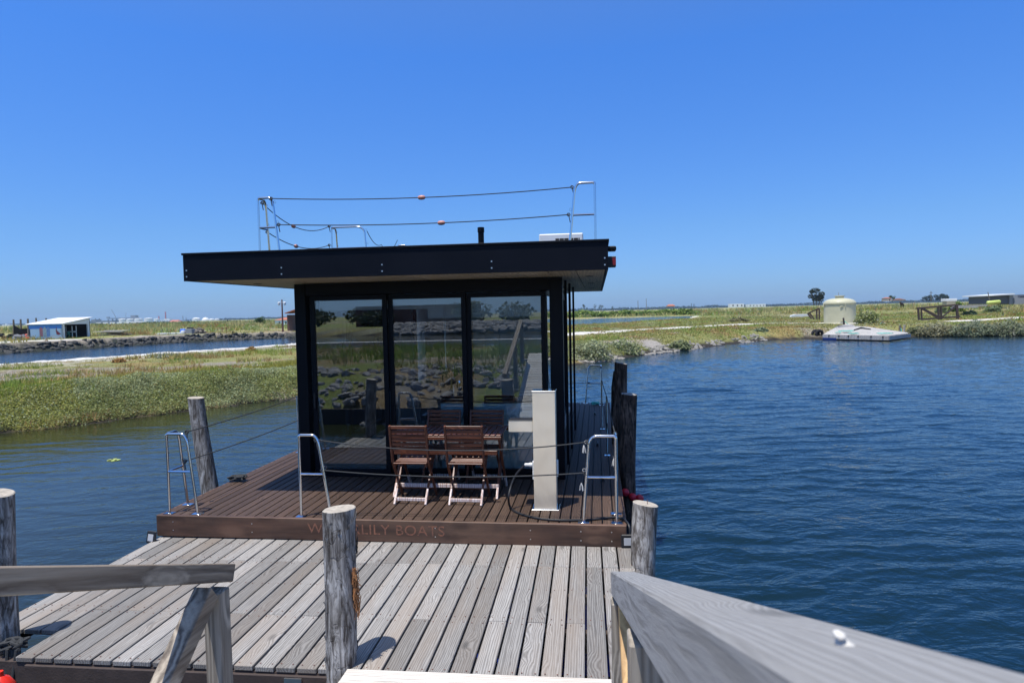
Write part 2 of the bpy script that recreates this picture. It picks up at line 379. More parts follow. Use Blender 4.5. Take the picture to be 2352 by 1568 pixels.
# ---------------------------------------------------------------- terrain
def vnoise(x, y, s, seed=0):
    x = np.asarray(x) * s + seed * 17.3; y = np.asarray(y) * s + seed * 9.1
    xi = np.floor(x).astype(np.int64); yi = np.floor(y).astype(np.int64); fx = x - xi; fy = y - yi
    fx = fx * fx * (3 - 2 * fx); fy = fy * fy * (3 - 2 * fy)
    def hsh(a, b):
        n = (a * 374761393 + b * 668265263 + seed * 1442695) & 0x7fffffff; n = ((n ^ (n >> 13)) * 1274126177) & 0x7fffffff
        return ((n ^ (n >> 16)) & 0xffff) / 65535.0
    return (hsh(xi, yi) * (1 - fx) + hsh(xi + 1, yi) * fx) * (1 - fy) + (hsh(xi, yi + 1) * (1 - fx) + hsh(xi + 1, yi + 1) * fx) * fy
def fbm(x, y, s, seed=0, o=4):
    r = 0; a = .5
    for i in range(o): r = r + a * vnoise(x, y, s * 2 ** i, seed + i * 7); a *= .5
    return r / (1 - .5 ** o)
def sdist(x, y, poly):
    """signed distance to a polygon: positive outside"""
    P = np.asarray(poly)[:, :2]; n = len(P); d = np.full(x.shape, 1e9); ins = np.zeros(x.shape, bool)
    for i in range(n):
        a = P[i]; b = P[(i + 1) % n]; e = b - a; wx = x - a[0]; wy = y - a[1]
        tt = np.clip((wx * e[0] + wy * e[1]) / (e @ e), 0, 1); d = np.minimum(d, (wx - tt * e[0]) ** 2 + (wy - tt * e[1]) ** 2)
        c1 = (a[1] > y) != (b[1] > y)
        with np.errstate(divide='ignore', invalid='ignore'): xx = a[0] + (y - a[1]) * e[0] / (e[1] if e[1] != 0 else 1e-9)
        ins ^= c1 & (x < xx)
    d = np.sqrt(d); return np.where(ins, -d, d)
def sline(x, y, pts):
    d = np.full(x.shape, 1e9); P = [np.asarray(p)[:2] for p in pts]
    for a, b in zip(P[:-1], P[1:]):
        e = b - a; wx = x - a[0]; wy = y - a[1]; tt = np.clip((wx * e[0] + wy * e[1]) / (e @ e), 0, 1)
        d = np.minimum(d, (wx - tt * e[0]) ** 2 + (wy - tt * e[1]) ** 2)
    return np.sqrt(d)
A0 = at(0, 1000, z=0); A1 = at(140, 985, z=0); A2 = at(667, 920, z=0); A3 = at(1310, 840, z=0); A4 = at(1480, 815, z=0); A5 = at(1760, 781, z=0); A6 = at(1890, 777, z=0); A7 = at(2100, 773, z=0); A8 = at(2352, 770, z=0)
W_BASIN = [p[:2] for p in (A0, A1, A2, A3, A4, A5, A6, A7, A8)] + [(60, 44), (95, 40), (120, 20), (100, -2), (40, .4), (6, .9), (-14, .7), (-26, -1), (-60, -16), (-70, -8), (-30, 4), (-19, 9)]
W_CANAL = [(-70, 4), (-33.2, 33.4), (-24.6, 51.8), (-18.5, 66), (-10, 92), (-30, 104)] + [at(668, 775, z=0)[:2], at(431, 785, z=0)[:2], at(291, 794, z=0)[:2], at(0, 812, z=0)[:2], (-90, 22)]
W_POND = [at(*p, z=.62)[:2] for p in ((1130, 752), (1310, 748), (1480, 737), (1583, 732), (1583, 725), (1310, 733), (1100, 738))]
W_BACK = [(-120, -34), (-40, -22.5), (70, -21), (80, -66), (-60, -72), (-150, -66)]
LD = np.array([.575, .818]); LN = np.array([-.818, .575]); L0 = np.array(A0[:2])
PATH_R = [(-14, 36), (-1.4, 53.6), (6.3, 64.3), (17.8, 76), (25.6, 71.5), (27.4, 66)]
PATH_R2 = [at(2200, 737, z=.85), at(2352, 728, z=.85), at(2600, 715, z=.85)]
PATH_H = [at(-300, 800, z=.95), at(60, 783, z=.95), at(240, 778, z=.95), at(400, 769, z=.95), at(560, 764, z=.95), at(667, 760, z=.95)]
def smooth(e0, e1, v): q = np.clip((v - e0) / (e1 - e0), 0, 1); return q * q * (3 - 2 * q)
def fields(x, y):
    wob = (fbm(x, y, .45, 3) - .5) * 1.1 + (fbm(x, y, 2.2, 5) - .5) * .45
    d1 = sdist(x, y, W_BASIN) + wob * .8; d2 = sdist(x, y, W_CANAL) + wob; d3 = sdist(x, y, W_POND) + wob * 2; d4 = sdist(x, y, W_BACK) + wob
    s = (x - L0[0]) * LN[0] + (y - L0[1]) * LN[1]; tt = (x - L0[0]) * LD[0] + (y - L0[1]) * LD[1]
    return d1, d2, d3, d4, s, tt
def height(x, y, fl=None):
    d1, d2, d3, d4, s, tt = fl or fields(x, y)
    r = np.hypot(x, y)
    beyond = (s > 30) & (tt < 75) & (y > 0)                  # land on the far side of the left canal
    H = np.where(beyond, .95, .62) + np.where(tt > 22, .2 * smooth(22, 34, tt), 0) * (~beyond)
    H = np.where(y < 0, .95 + .0 * y, H)
    H = H + (fbm(x, y, .35, 8) - .5) * .22 + (fbm(x, y, 1.7, 9) - .5) * .10
    H = H + np.clip((fbm(x, y, .035, 12) - .42), 0, 1) * 1.2 * smooth(90, 160, r) * (1 - (x > -40) * (x < 60) * (y > 0) * (1 - smooth(300, 380, r)))
    H = H + (d3 > 0) * (1 - smooth(26, 40, d3)) * (.73 + .05 * fbm(x, y, .4, 14) - H) * (y > 0) * (d1 > 9)
    # saltbush hummocks on the near bank
    sb = smooth(.15, .8, s) * (1 - smooth(2.4, 3.4, s)) * smooth(-30, -12, tt) * (1 - smooth(24, 30, tt)) * (y > 3)
    H = H + sb * (.02 + .36 * fbm(x, y, .8, 21))
    dm = np.minimum(np.minimum(d1, d2), np.minimum(d3, d4))
    wdt = np.where(y < 2, 3.2, np.where((s < 12) & (tt > 24), 2.4, np.where(s < 12, 2.5, 1.3)))
    k = smooth(-.15, 1, dm / wdt); return -.7 + (H + .7) * np.where(dm > 0, .46 + .54 * k, .46 * smooth(-2.5, 0, dm)), sb
def hfun(x, y): return height(np.atleast_1d(np.float64(x)), np.atleast_1d(np.float64(y)))[0]
def gz(p): return float(hfun(p[0], p[1])[0])
th = np.concatenate([np.linspace(-50, 46, 520, endpoint=False), np.linspace(46, 310, 80, endpoint=False)]) * math.pi / 180
rr = np.concatenate([np.geomspace(.8, 12, 26, endpoint=False), np.geomspace(12, 110, 300, endpoint=False), np.geomspace(110, 9000, 110)])
TT, RR = np.meshgrid(th, rr); X = RR * np.sin(TT); Y = RR * np.cos(TT)
FL = fields(X, Y); Z, SB = height(X, Y, FL); d1, d2, d3, d4, s_, t_ = FL
Z = np.where(RR > 400, Z * np.clip(1 - (RR - 400) / 9000, .3, 1), Z)
def ground_col(x, y, fl, sb):
    d1, d2, d3, d4, s, tt = fl
    n1 = fbm(x, y, .25, 31); n2 = fbm(x, y, 1.3, 33); n3 = fbm(x, y, .06, 35); r = np.hypot(x, y)
    C = np.zeros(x.shape + (3,))
    def L(c, k):
        nonlocal C
        C = C * (1 - k[..., None]) + np.array(c) * k[..., None]
    L((.27, .235, .185), np.ones(x.shape))                              # dry earth
    L((.20, .22, .075), smooth(.36, .5, n1))                          # olive
    L((.30, .20, .085), smooth(.54, .64, n2) * .8)                      # rust glasswort
    L((.17, .23, .06), smooth(.5, .6, n3) * smooth(60, 120, r))       # greener fields far off
    L((.36, .32, .13), smooth(.52, .64, fbm(x, y, .11, 37)) * smooth(50, 90, r) * .75)
    strip = (d1 > 0) & (y > 3)
    L((.22, .22, .075), strip * (s < 24) * smooth(.30, .42, n1) * .9)
    L((.28, .20, .08), strip * (s < 24) * smooth(.54, .64, fbm(x, y, .5, 38)) * .75)
    L((.15, .17, .07), sb)
    ps = 5.0 + np.clip(tt, 0, 14) * .28
    L((.55, .52, .46), (1 - smooth(.25, .9, np.abs(s - ps) + (n2 - .5) * 2.2)) * (tt < 22) * (y > 3) * (tt > -25))
    near_canal = (d2 > 0) & (s < 33) & (y > 0)
    L((.62, .60, .55), near_canal * (1 - smooth(2.0, 4.4, d2 + (n2 - .5) * 4)))
    L((.40, .36, .30), near_canal * (1 - smooth(5, 9, d2 + (n1 - .5) * 12)) * smooth(3, 5, d2) * smooth(.4, .55, n2) * .8)
    L((.60, .57, .51), 1 - smooth(1.3, 2.3, sline(x, y, PATH_R) + (n2 - .5) * 1.4))
    L((.60, .57, .51), 1 - smooth(.8, 1.9, sline(x, y, PATH_R2) + (n2 - .5) * 1.2))
    L((.55, .52, .46), 1 - smooth(1.2, 2.4, sline(x, y, PATH_H) + (n2 - .5) * 1.6))
    L((.58, .55, .5), (d3 > 0) * (1 - smooth(.8, 2.5, d3)) * (y < 170) * .8)
    # bank faces: crusted pale rock on the right, dark mud at the water's edge
    L((.33, .30, .26), strip * (tt > 24) * (1 - smooth(1.2, 2.1, d1 + (n1 - .5) * 2.4)) * smooth(.44, .56, fbm(x, y, .25, 39)))
    L((.28, .24, .19), (s > 30) * (d2 > 0) * (1 - smooth(1.2, 2.2, d2)) * (y > 0))
    dm = np.minimum(np.minimum(d1, d2), np.minimum(d3, d4))
    L((.035, .03, .024), (1 - smooth(.3, .65, dm + (n2 - .5) * .5)) * 1.0)
    L((.03, .035, .028), (s > 30) * (1 - smooth(.5, 1.2, d2 + (n2 - .5) * 1.6)) * (y > 0))
    L((.16, .19, .05), (y < 0) * (d4 > 0) * (y > -21) * smooth(.35, .5, n1) * .9)
    L((.24, .17, .09), (y < 0) * (d4 > 0) * (y > -21) * smooth(.52, .62, fbm(x, y, .5, 47)) * .8)
    return C
GC = ground_col(X, Y, FL, SB)
nr, nt_ = X.shape; V = np.stack([X, Y, Z], -1).reshape(-1, 3)
ii = np.arange(nr - 1)[:, None] * nt_; jj = np.arange(nt_)[None, :]; j2 = (jj + 1) % nt_
FC = np.stack([ii + jj, ii + j2, ii + nt_ + j2, ii + nt_ + jj], -1).reshape(-1, 4)[:, ::-1]
me = raw_mesh('marsh_ground', V, FC, 4, GC.reshape(-1, 3), True)
tag(link('ground', me, M['ground'], None, (0, 0, 0)), kind='structure')
def waves(x, y):
    wx = x + 1.1 * (vnoise(x, y, .55, 81) - .5) + .35 * (vnoise(x, y, 1.9, 82) - .5); wy = y + .9 * (vnoise(x, y, .6, 83) - .5) + .3 * (vnoise(x, y, 2.1, 84) - .5)
    h = np.zeros_like(x); rg = random.Random(5)
    for i in range(26):
        lam = .20 * (4.6 ** (i / 25.)) * rg.uniform(.9, 1.1); a = rad(96 + rg.gauss(0, 14)); ph = rg.uniform(0, 6.3); k = 2 * math.pi / lam
        q = k * (wx * math.cos(a) + wy * math.sin(a)) + ph; env = .35 + 1.3 * vnoise(x, y, .55 / lam ** .5, 90 + i)
        h += lam ** 1.0 * .0042 * env * (np.exp(np.sin(q) - 1) * 1.9 - .9)
    g = .55 + .9 * smooth(.3, .7, fbm(x, y, .09, 85)); return h * g * (.28 + .72 * smooth(-7, -1, x + .35 * (y - 8)))
rw_ = np.concatenate([np.geomspace(1.2, 3, 20, endpoint=False), np.geomspace(3, 75, 540, endpoint=False), np.geomspace(75, 900, 60)])
tw = np.concatenate([np.linspace(-50, 46, 640, endpoint=False), np.linspace(46, 310, 60, endpoint=False)]) * math.pi / 180
TW, RW = np.meshgrid(tw, rw_); XW = RW * np.sin(TW); YW = RW * np.cos(TW)
ZW = waves(XW, YW) * (1 - smooth(60, 110, RW)) * np.where(YW < 0, .5, 1)
nr2, nt2 = XW.shape; i2 = np.arange(nr2 - 1)[:, None] * nt2; jj = np.arange(nt2)[None, :]; j2 = (jj + 1) % nt2
FW = np.stack([i2 + jj, i2 + j2, i2 + nt2 + j2, i2 + nt2 + jj], -1).reshape(-1, 4)[:, ::-1]
VW = np.stack([XW, YW, ZW], -1).reshape(-1, 3); VW = np.concatenate([VW])
tag(link('water', raw_mesh('water', VW, FW, 4, None, True), M['water'], None, (0, 0, 0)), kind='structure')

PW = []
for p_ in W_POND: q_ = np.array(p_); c_ = np.mean([np.array(v) for v in W_POND], 0); PW.append(tuple(q_ + (q_ - c_) / np.linalg.norm(q_ - c_) * 2.5))
b = MB(); b.add([(p_[0], p_[1], .62) for p_ in PW], [tuple(range(len(PW)))])
tag(link('pond_water', b.mesh('pond_water'), M['water'], None, (0, 0, 0)), kind='structure')

# ---------------------------------------------------------------- vegetation (nobody could count it)
def leaves(name, P, size, cols, up=.5, aspect=.6, jitter=.35):
    """one quad per point, random tilt"""
    n = len(P); a = RNG.normal(size=(n, 3)); a[:, 2] *= .4; a /= np.linalg.norm(a, axis=1)[:, None]
    b = RNG.normal(size=(n, 3)); b[:, 2] = np.abs(b[:, 2]) * .5; b -= a * (a * b).sum(1)[:, None]; b /= np.linalg.norm(b, axis=1)[:, None]
    sz = (np.asarray(size) * RNG.uniform(.6, 1.4, n))[:, None]
    V = np.stack([P - a * sz, P + b * sz * aspect, P + a * sz, P - b * sz * aspect], 1).reshape(-1, 3)
    c = np.repeat(cols * RNG.uniform(1 - jitter, 1 + jitter, (n, 1)), 4, 0)
    return raw_mesh(name, V, np.arange(n * 4).reshape(n, 4), 4, c)
def blades(name, P, h, cols, per=3, w=.06, lean=.35):
    n = len(P) * per; B = np.repeat(P, per, 0); hh = np.repeat(h, per) * RNG.uniform(.6, 1.25, n)
    B[:, :2] += RNG.normal(size=(n, 2)) * (hh[:, None] * .3)
    q = RNG.uniform(0, 2 * math.pi, n); dx = np.cos(q) * hh * w; dy = np.sin(q) * hh * w
    ln = RNG.normal(size=(n, 2)) * (hh[:, None] * lean)
    T = B.copy(); T[:, :2] += ln; T[:, 2] += hh
    V = np.stack([B + np.stack([dx, dy, 0 * dx], 1), B - np.stack([dx, dy, 0 * dx], 1), T], 1).reshape(-1, 3)
    c = np.repeat(np.repeat(cols, per, 0) * RNG.uniform(.7, 1.3, (n, 1)), 3, 0)
    return raw_mesh(name, V, np.arange(n * 3).reshape(n, 3), 3, c)
# saltbush on the near left bank and on beyond the houseboat
n = 430000
tt = np.concatenate([RNG.uniform(-9, 14, n * 3 // 4), RNG.uniform(14, 32, n // 4)]); ss = RNG.uniform(-.15, 3.6, n)
x = L0[0] + LD[0] * tt + LN[0] * ss; y = L0[1] + LD[1] * tt + LN[1] * ss
fl = fields(x, y); z, sb = height(x, y, fl); n2 = fbm(x, y, .9, 41)
keep = (fl[0] > .2 + .25 * (vnoise(x, y, 2.5, 46) - .3)) & (RNG.uniform(size=n) < np.clip(sb * 1.6 + .7 * (ss < 1.2) * (fl[0] > .3) + .05, 0, 1)) & ~((ss > 2.3) & (fbm(x, y, .5, 43) > .5))
x, y, z, ss, n2 = x[keep], y[keep], z[keep], ss[keep], n2[keep]
P = np.stack([x, y, z + RNG.uniform(-.03, .17, len(x)) * (.5 + fbm(x, y, 2.5, 44))], 1)
c0 = np.array([.27, .30, .10]); c1 = np.array([.36, .40, .24]); c2 = np.array([.33, .26, .09])
k = RNG.uniform(size=len(x))[:, None]; kk = smooth(.45, .65, n2)[:, None]
cols = c0 * (1 - kk * .5) + c1 * kk * .5; cols = np.where((fbm(x, y, .33, 50) > .53)[:, None] & (k < .8), np.array([.30, .31, .075]), cols); cols = np.where(k < .12, c1, cols); cols = np.where((k > .93), c2, cols)
tag(link('saltbush', leaves('saltbush', P, .010 + .00055 * np.hypot(x, y), cols * (.72 + .5 * fbm(x, y, 1.6, 49))[:, None], jitter=.34), M['leaf'], None, (0, 0, 0)), 'grey green saltbush covering the near bank of the left channel', 'saltbush', kind='stuff')
# low mixed growth on the right bank and between its path and the pond
n = 330000; a = RNG.uniform(-4, 44, n) * math.pi / 180; rr9 = np.exp(RNG.uniform(math.log(31), math.log(135), n)); x = rr9 * np.sin(a); y = rr9 * np.cos(a)
fl = fields(x, y); z, sb = height(x, y, fl); gc_ = ground_col(x, y, fl, sb); g = fbm(x, y, .16, 101); g2 = fbm(x, y, .45, 102)
keep = (fl[0] > .5) & (fl[2] > .6) & (gc_.mean(1) < .27) & (fl[5] > 20) & (sline(x, y, PATH_R) > 2.2) & (sline(x, y, PATH_R2) > 2.2) & (RNG.uniform(size=n) < .25 + .75 * smooth(.38, .52, g2)); x, y, z, g, g2, rr9 = [q[keep] for q in (x, y, z, g, g2, rr9)]
cols = np.where(g[:, None] > .52, np.array([.22, .27, .06]), np.array([.27, .27, .085])); cols = np.where((g2[:, None] > .66), np.array([.30, .21, .08]), cols); cols = np.where((g2[:, None] < .40), np.array([.27, .30, .17]), cols)
P = np.stack([x, y, z + RNG.uniform(0, 1, len(x)) * (.04 + .26 * smooth(.48, .66, g2) * (.3 + .7 * (g > .47)) * (1 - .75 * smooth(62, 75, rr9)))], 1)
tag(link('bank_growth', leaves('bank_growth', P, .012 + .0008 * rr9, cols, jitter=.35), M['leaf'], None, (0, 0, 0)), 'low olive, green and rust growth covering the right bank round the white path', 'scrub', kind='stuff')
# tall green grass behind the saltbush
n = 30000; tt = RNG.uniform(-9, 30, n); ss = RNG.normal(3.4, .8, n) + .15 * np.clip(tt, 0, 14)
x = L0[0] + LD[0] * tt + LN[0] * ss; y = L0[1] + LD[1] * tt + LN[1] * ss
fl = fields(x, y); z, sb = height(x, y, fl); g = fbm(x, y, .45, 51); keep = (g > .44) & (fl[0] > .5); x, y, z = x[keep], y[keep], z[keep]; g = fbm(x, y, .3, 52)[:, None]
cols = np.where(g > .5, np.array([.27, .34, .05]), np.array([.40, .36, .07]))
tag(link('tall_grass', blades('tall_grass', np.stack([x, y, z], 1), RNG.uniform(.12, .34, len(x)), cols, 4, .035, .3), M['leaf'], None, (0, 0, 0)), 'yellow green grass growing behind the saltbush bank', 'grass', kind='stuff')
# scrub over the rest of the marsh, spread evenly over the picture
n = 270000; a = RNG.uniform(-46, 43, n) * math.pi / 180; r = np.exp(RNG.uniform(math.log(17), math.log(420), n)); x = r * np.sin(a); y = r * np.cos(a)
fl = fields(x, y); z, sb = height(x, y, fl); dm = np.minimum(np.minimum(fl[0], fl[1]), fl[2]); s = fl[4]
pth = np.minimum(np.minimum(sline(x, y, PATH_R), sline(x, y, PATH_R2)), sline(x, y, PATH_H)); GCc = ground_col(x, y, fl, sb)
bare = (GCc.mean(1) > .25)
dens = smooth(.36, .56, fbm(x, y, .3, 61)); keep = (dm > .5) & (pth > 1.5) & ~bare & (sb < .3) & (RNG.uniform(size=n) < dens * .9 + .12)
near_pond = (fl[2] > 0) & (fl[2] < 50) & (y < 135) & (x > -20); x, y, z, r = x[keep], y[keep], z[keep], r[keep]; g = fbm(x, y, .16, 62)[:, None]; g2 = fbm(x, y, .7, 63)[:, None]
cols = np.where(g > .52, np.array([.22, .29, .06]), np.array([.36, .31, .10])); cols = np.where((g2 > .6), np.array([.40, .24, .09]), cols); cols = np.where((g2 < .36), np.array([.29, .31, .19]), cols)
cols = np.where((r[:, None] > 110) & (g < .47), np.array([.42, .38, .16]), cols)
tag(link('marsh_scrub', blades('marsh_scrub', np.stack([x, y, z - .02], 1), np.clip(.05 + .0026 * r, .07, .8) * (.42 + 1.5 * smooth(.45, .75, fbm(x, y, .22, 64))) * np.where(near_pond[keep], .5, 1), cols, 3, .12, .4), M['leaf'], None, (0, 0, 0)), 'low olive and rust coloured scrub covering the salt marsh', 'scrub', kind='stuff')
n = 15000; tt = RNG.uniform(-12, 34, n); ss = RNG.uniform(5.5, 24, n)
x = L0[0] + LD[0] * tt + LN[0] * ss; y = L0[1] + LD[1] * tt + LN[1] * ss; fl = fields(x, y); z, sb = height(x, y, fl); g = fbm(x, y, .28, 53); keep = (g > .55) & (fl[1] > 3) & (fl[0] > 4); x, y, z = x[keep], y[keep], z[keep]
g = fbm(x, y, .5, 54)[:, None]; cols = np.where(g > .52, np.array([.30, .34, .07]), np.array([.36, .24, .09]))
tag(link('marsh_tussocks', blades('marsh_tussocks', np.stack([x, y, z], 1), RNG.uniform(.08, .30, len(x)), cols, 5, .06, .4), M['leaf'], None, (0, 0, 0)), 'olive and rust coloured tussocks on the land between the two left channels', 'grass', kind='stuff')
# grass behind the camera, seen in the door glass
n = 12000; x = RNG.uniform(-26, 8, n); y = RNG.uniform(-20, -.8, n); q_ = (fbm(x, y, .4, 48) > .42) & (RNG.uniform(size=n) < np.where(y > -4, .6, 1)); x = x[q_]; y = y[q_]; n = len(x); z = hfun(x, y)
cols = np.where(fbm(x, y, .5, 71)[:, None] > .5, np.array([.20, .28, .06]), np.array([.30, .27, .11]))
tag(link('bank_grass', blades('bank_grass', np.stack([x, y, z], 1), RNG.uniform(.12, .4, n), cols, 3, .06, .4), M['leaf'], None, (0, 0, 0)), 'short green grass behind the rocks, mirrored in the sliding doors', 'grass', kind='stuff')

def blob_shrub(name, c, rx, ry, h, n, col, label, cat='shrub', group=None, size=.05, colv=None):
    q = RNG.normal(size=(n, 3)); q /= np.linalg.norm(q, axis=1)[:, None]; q[:, 2] = np.abs(q[:, 2])
    rad_ = RNG.uniform(.55, 1.05, n)[:, None] * (.8 + .4 * vnoise(q[:, 0] * 2 + 5, q[:, 1] * 2 + q[:, 2] * 3, 1.6, 5))[:, None]
    P = q * rad_ * np.array([rx, ry, h]); col = np.array(col) * 1.75
    cols = np.tile(col, (n, 1)) * (.75 + .5 * vnoise(q[:, 0] * 3, q[:, 1] * 3 + q[:, 2] * 2, 1, 9))[:, None]
    if colv is not None: cols = np.where(RNG.uniform(size=(n, 1)) < .12, np.array(colv), cols)
    return tag(link(name, leaves(name, P, size, cols), M['leaf'], None, c), label, cat, group)
G = 'saltbush mounds along the right shore'
for (px, py, w, hh, col, lab) in ((2120, 770, 44, 20, (.13, .14, .07), 'small olive saltbush against the right end of the raft'),
        (2172, 770, 92, 27, (.17, .16, .09), 'wide pale green saltbush just right of the raft posts'),
        (2252, 770, 96, 31, (.13, .15, .09), 'tall rounded saltbush right of the dark gap in the shore'),
        (2330, 769, 96, 31, (.14, .155, .09), 'spreading saltbush at the right edge of the photo'),
        (1358, 828, 98, 44, (.20, .215, .12), 'largest pale silver saltbush on the bank beside the cabin corner'),
        (1427, 815, 92, 34, (.18, .20, .10), 'wide green saltbush just right of the largest pale one'),
        (1566, 803, 50, 21, (.18, .20, .10), 'lone saltbush on the rocky face halfway to the raft'),
        (1655, 778, 60, 12, (.20, .16, .06), 'low rust coloured bush on top of the bank above the rocks'),
        (1755, 777, 38, 15, (.17, .20, .12), 'silvery bush at the left end of the timber retaining wall'),
        (1700, 751, 50, 16, (.16, .15, .07), 'olive bush beside the white path left of the tank')):
    p = at(px, py, z=.1); D = p[1]
    blob_shrub('shrub', (p[0], p[1] + .9, max(.05, gz((p[0], p[1] + .9)) - .35)), w * D / F / 2, w * D / F / 3, hh * D / F, 4200, col, lab, group=G, size=.03 + D * .0007, colv=(.3, .3, .22))
for (px, py, w, hh, lab) in ((2170, 718, 26, 16, 'round grey bush left under the timber railing'), (2238, 722, 30, 12, 'blue green bush just right of the timber railing'), (2290, 716, 36, 16, 'large grey green bush on the pale slope at right'), (2205, 716, 34, 24, 'dark green flowering bush behind the right end of the railing')):
    p = at(px, py, z=.95); D = p[1]
    blob_shrub('shrub', (p[0], p[1] + 1, gz((p[0], p[1])) - .1), w * D / F / 2, w * D / F / 3, hh * D / F, 1800, (.13, .16, .08) if 'flower' not in lab else (.07, .12, .02), lab, group='bushes on the slope behind the raft', size=.13, colv=(.55, .5, .12) if 'flower' in lab else None)
p = at(1975, 741, z=.9)
blob_shrub('weed_clump', (p[0] + .6, p[1] - .3, gz(p) - .1), 1.2, .7, 1.3, 1100, (.14, .16, .06), 'tall weeds with pale flower heads at the right foot of the cream tank', 'weeds', size=.1, colv=(.5, .48, .35))
for px, py, w, hh, lab in ((170, 818, 26, 12, 'brown bush on the white bank, leftmost of the dry bushes'), (275, 833, 30, 13, 'dry rust coloured bush in the middle of the white bank'), (577, 808, 26, 12, 'dry brown bush on the white bank nearest the cabin')):
    p = at(px, py, z=.6); D = p[1]
    blob_shrub('dry_bush', (p[0], p[1], gz(p) - .05), w * D / F / 2, w * D / F / 2, hh * D / F, 900, (.24, .15, .06), lab, 'bush', 'dry bushes on the white bank', .06)

# ---------------------------------------------------------------- rocks
def rock_mesh(seed, n=1):
    bm = bmesh.new(); bmesh.ops.create_icosphere(bm, subdivisions=2, radius=1); r = random.Random(seed)
    pl = [(Vector((r.gauss(0, 1), r.gauss(0, 1), r.gauss(0, 1))).normalized(), r.uniform(.5, .85)) for _ in range(9)]
    for v in bm.verts:
        for nn, d in pl:
            k = v.co.dot(nn)
            if k > d: v.co -= nn * (k - d)
        v.co.z *= .7
    vs = np.array([v.co[:] for v in bm.verts]); fs = np.array([[v.index for v in f.verts] for f in bm.faces]); bm.free(); return vs, fs
def rocks(name, pts, sizes, mat, label):
    RM = [rock_mesh(i) for i in range(6)]; Vs = []; Fs = []; o = 0
    for p, sz in zip(pts, sizes):
        v, f = random.choice(RM); R = np.array(Quaternion((random.gauss(0, 1), random.gauss(0, .4), random.gauss(0, .4), random.gauss(0, 1))).normalized().to_matrix())
        v = v @ R.T * sz * np.array([random.uniform(.8, 1.4), random.uniform(.8, 1.2), random.uniform(.6, 1)]) + p; Vs.append(v); Fs.append(f + o); o += len(v)
    return tag(link(name, raw_mesh(name, np.concatenate(Vs), np.concatenate(Fs), 3), mat, None, (0, 0, 0)), label, 'rocks', kind='stuff')
pts = []; sz = []
for i in range(1500):
    x = random.uniform(-18, 7); y = random.uniform(-4.2, .7); s = random.uniform(.05, .21)
    if vnoise(x, y, .9, 5) < .33 and y < -1.5: continue
    pts.append((x, y, gz((x, y)) + s * .1)); sz.append(s)
rocks('riprap', pts, sz, M['rock'], 'pale rocks of the shore embankment, mirrored in the sliding doors')
pts = []; sz = []
for i in range(900):
    x = random.uniform(-30, 12); y = random.uniform(-77, -70); s = random.uniform(.4, .9); pts.append((x, y, gz((x, y)) + .2)); sz.append(s)
rocks('far_riprap', pts, sz, M['rock'], 'stones lining the far canal, mirrored in the sliding doors')
pts = []; sz = []
for i in range(520):
    k = random.random(); a = A3 if k < .35 else A4; b = A4 if k < .35 else A5; q = random.random(); p = a + (b - a) * q
    if k < .35 and q < .25: continue
    n_ = np.array([LN[0], LN[1], 0]); p = p + n_ * (random.uniform(-.25, .9)); s = random.uniform(.06, .2)
    if float(vnoise(p[0], p[1], .35, 77)) < .42: continue
    pts.append((p[0], p[1], max(.0, gz(p)))); sz.append(s)
rocks('shore_rocks', pts, sz, plain('shore_rock', (.27, .25, .215), .9, var=.5, scale=1.5, bump=.6, bscale=9), 'grey and white rocks edging the right bank of the basin')
pts = []; sz = []
for i in range(420):
    q = random.uniform(0, 1); cp = [at(0, 812, z=0), at(291, 794, z=0), at(431, 785, z=0), at(668, 775, z=0)]; q = random.uniform(0, 2.999); a = cp[int(q)]; b = cp[int(q) + 1]; p = a + (b - a) * (q % 1); dd = np.array([-.72, .69, 0]) * random.uniform(-.2, .9); p = p + dd
    s = random.uniform(.15, .4); pts.append((p[0], p[1], max(0, gz(p)))); sz.append(s)
rocks('canal_rocks', pts, sz, plain('dark_canal_rock', (.07, .068, .06), .9, var=.7, scale=2, bump=.5), 'dark stones at the waterline below the boathouse path')

# ---------------------------------------------------------------- pontoon
def px_box(name, mat, parent, c, d, r=None, bev=.004): return MB().box(c, d, r, bev).build(name, mat, parent)
pont = thing('pontoon', 'floating grey weathered plank pontoon in front of the brown deck', 'pontoon', (-2.1, 5.2, 0))
PZ = .40; PX0, PX1 = -4.62, .40; pitch = .1475; cache = {}
def plank(parent, x, y0, y1, w, z, th, mat, name='plank', rz=0, dz=0):
    key = (name, round(w, 3), round(y1 - y0, 2), th)
    if key not in cache: cache[key] = MB().box((0, 0, -th / 2), (w, y1 - y0, th), None, .004).mesh(name)
    wv = XF @ Vector((x, (y0 + y1) / 2, z + dz)); o = link(name, cache[key], mat, parent, wv)
    o.rotation_euler = (XF.to_3x3() @ Matrix.Rotation(rz, 3, 'Z')).to_euler(); return o
i = 0; x = PX0 + .07
while x < PX1:
    y0 = 4.04 if x > -4.02 else 4.42; y1 = 6.52; j = 5.86 if i % 2 else 4.78
    if i % 5 == 3: j = 5.86
    cuts = [y0, j, y1] if i % 4 else [y0, 4.78, 5.86, y1]
    for a, b in zip(cuts[:-1], cuts[1:]):
        plank(pont, x, a + .002, b - .002, .1315, PZ, .035, M['grey_wood'], rz=random.uniform(-.0008, .0008), dz=random.uniform(-.0025, .0025))
    x += pitch; i += 1
b = MB()
for y in (4.08, 4.74, 5.35, 5.9, 6.45): b.box((-2.1, y, PZ - .115), (4.9, .06, .15))
b.box((PX0 + .06, 5.4, PZ - .125), (.05, 1.9, .16)); b.box((PX1 - .03, 5.3, PZ - .125), (.05, 2.4, .16))
b.build('bearer', M['dark_wood'], pont)
MB().box((-1.75, 4.055, PZ - .15), (4.4, .05, .2), None, .005).build('front_beam', M['dark_wood'], pont)
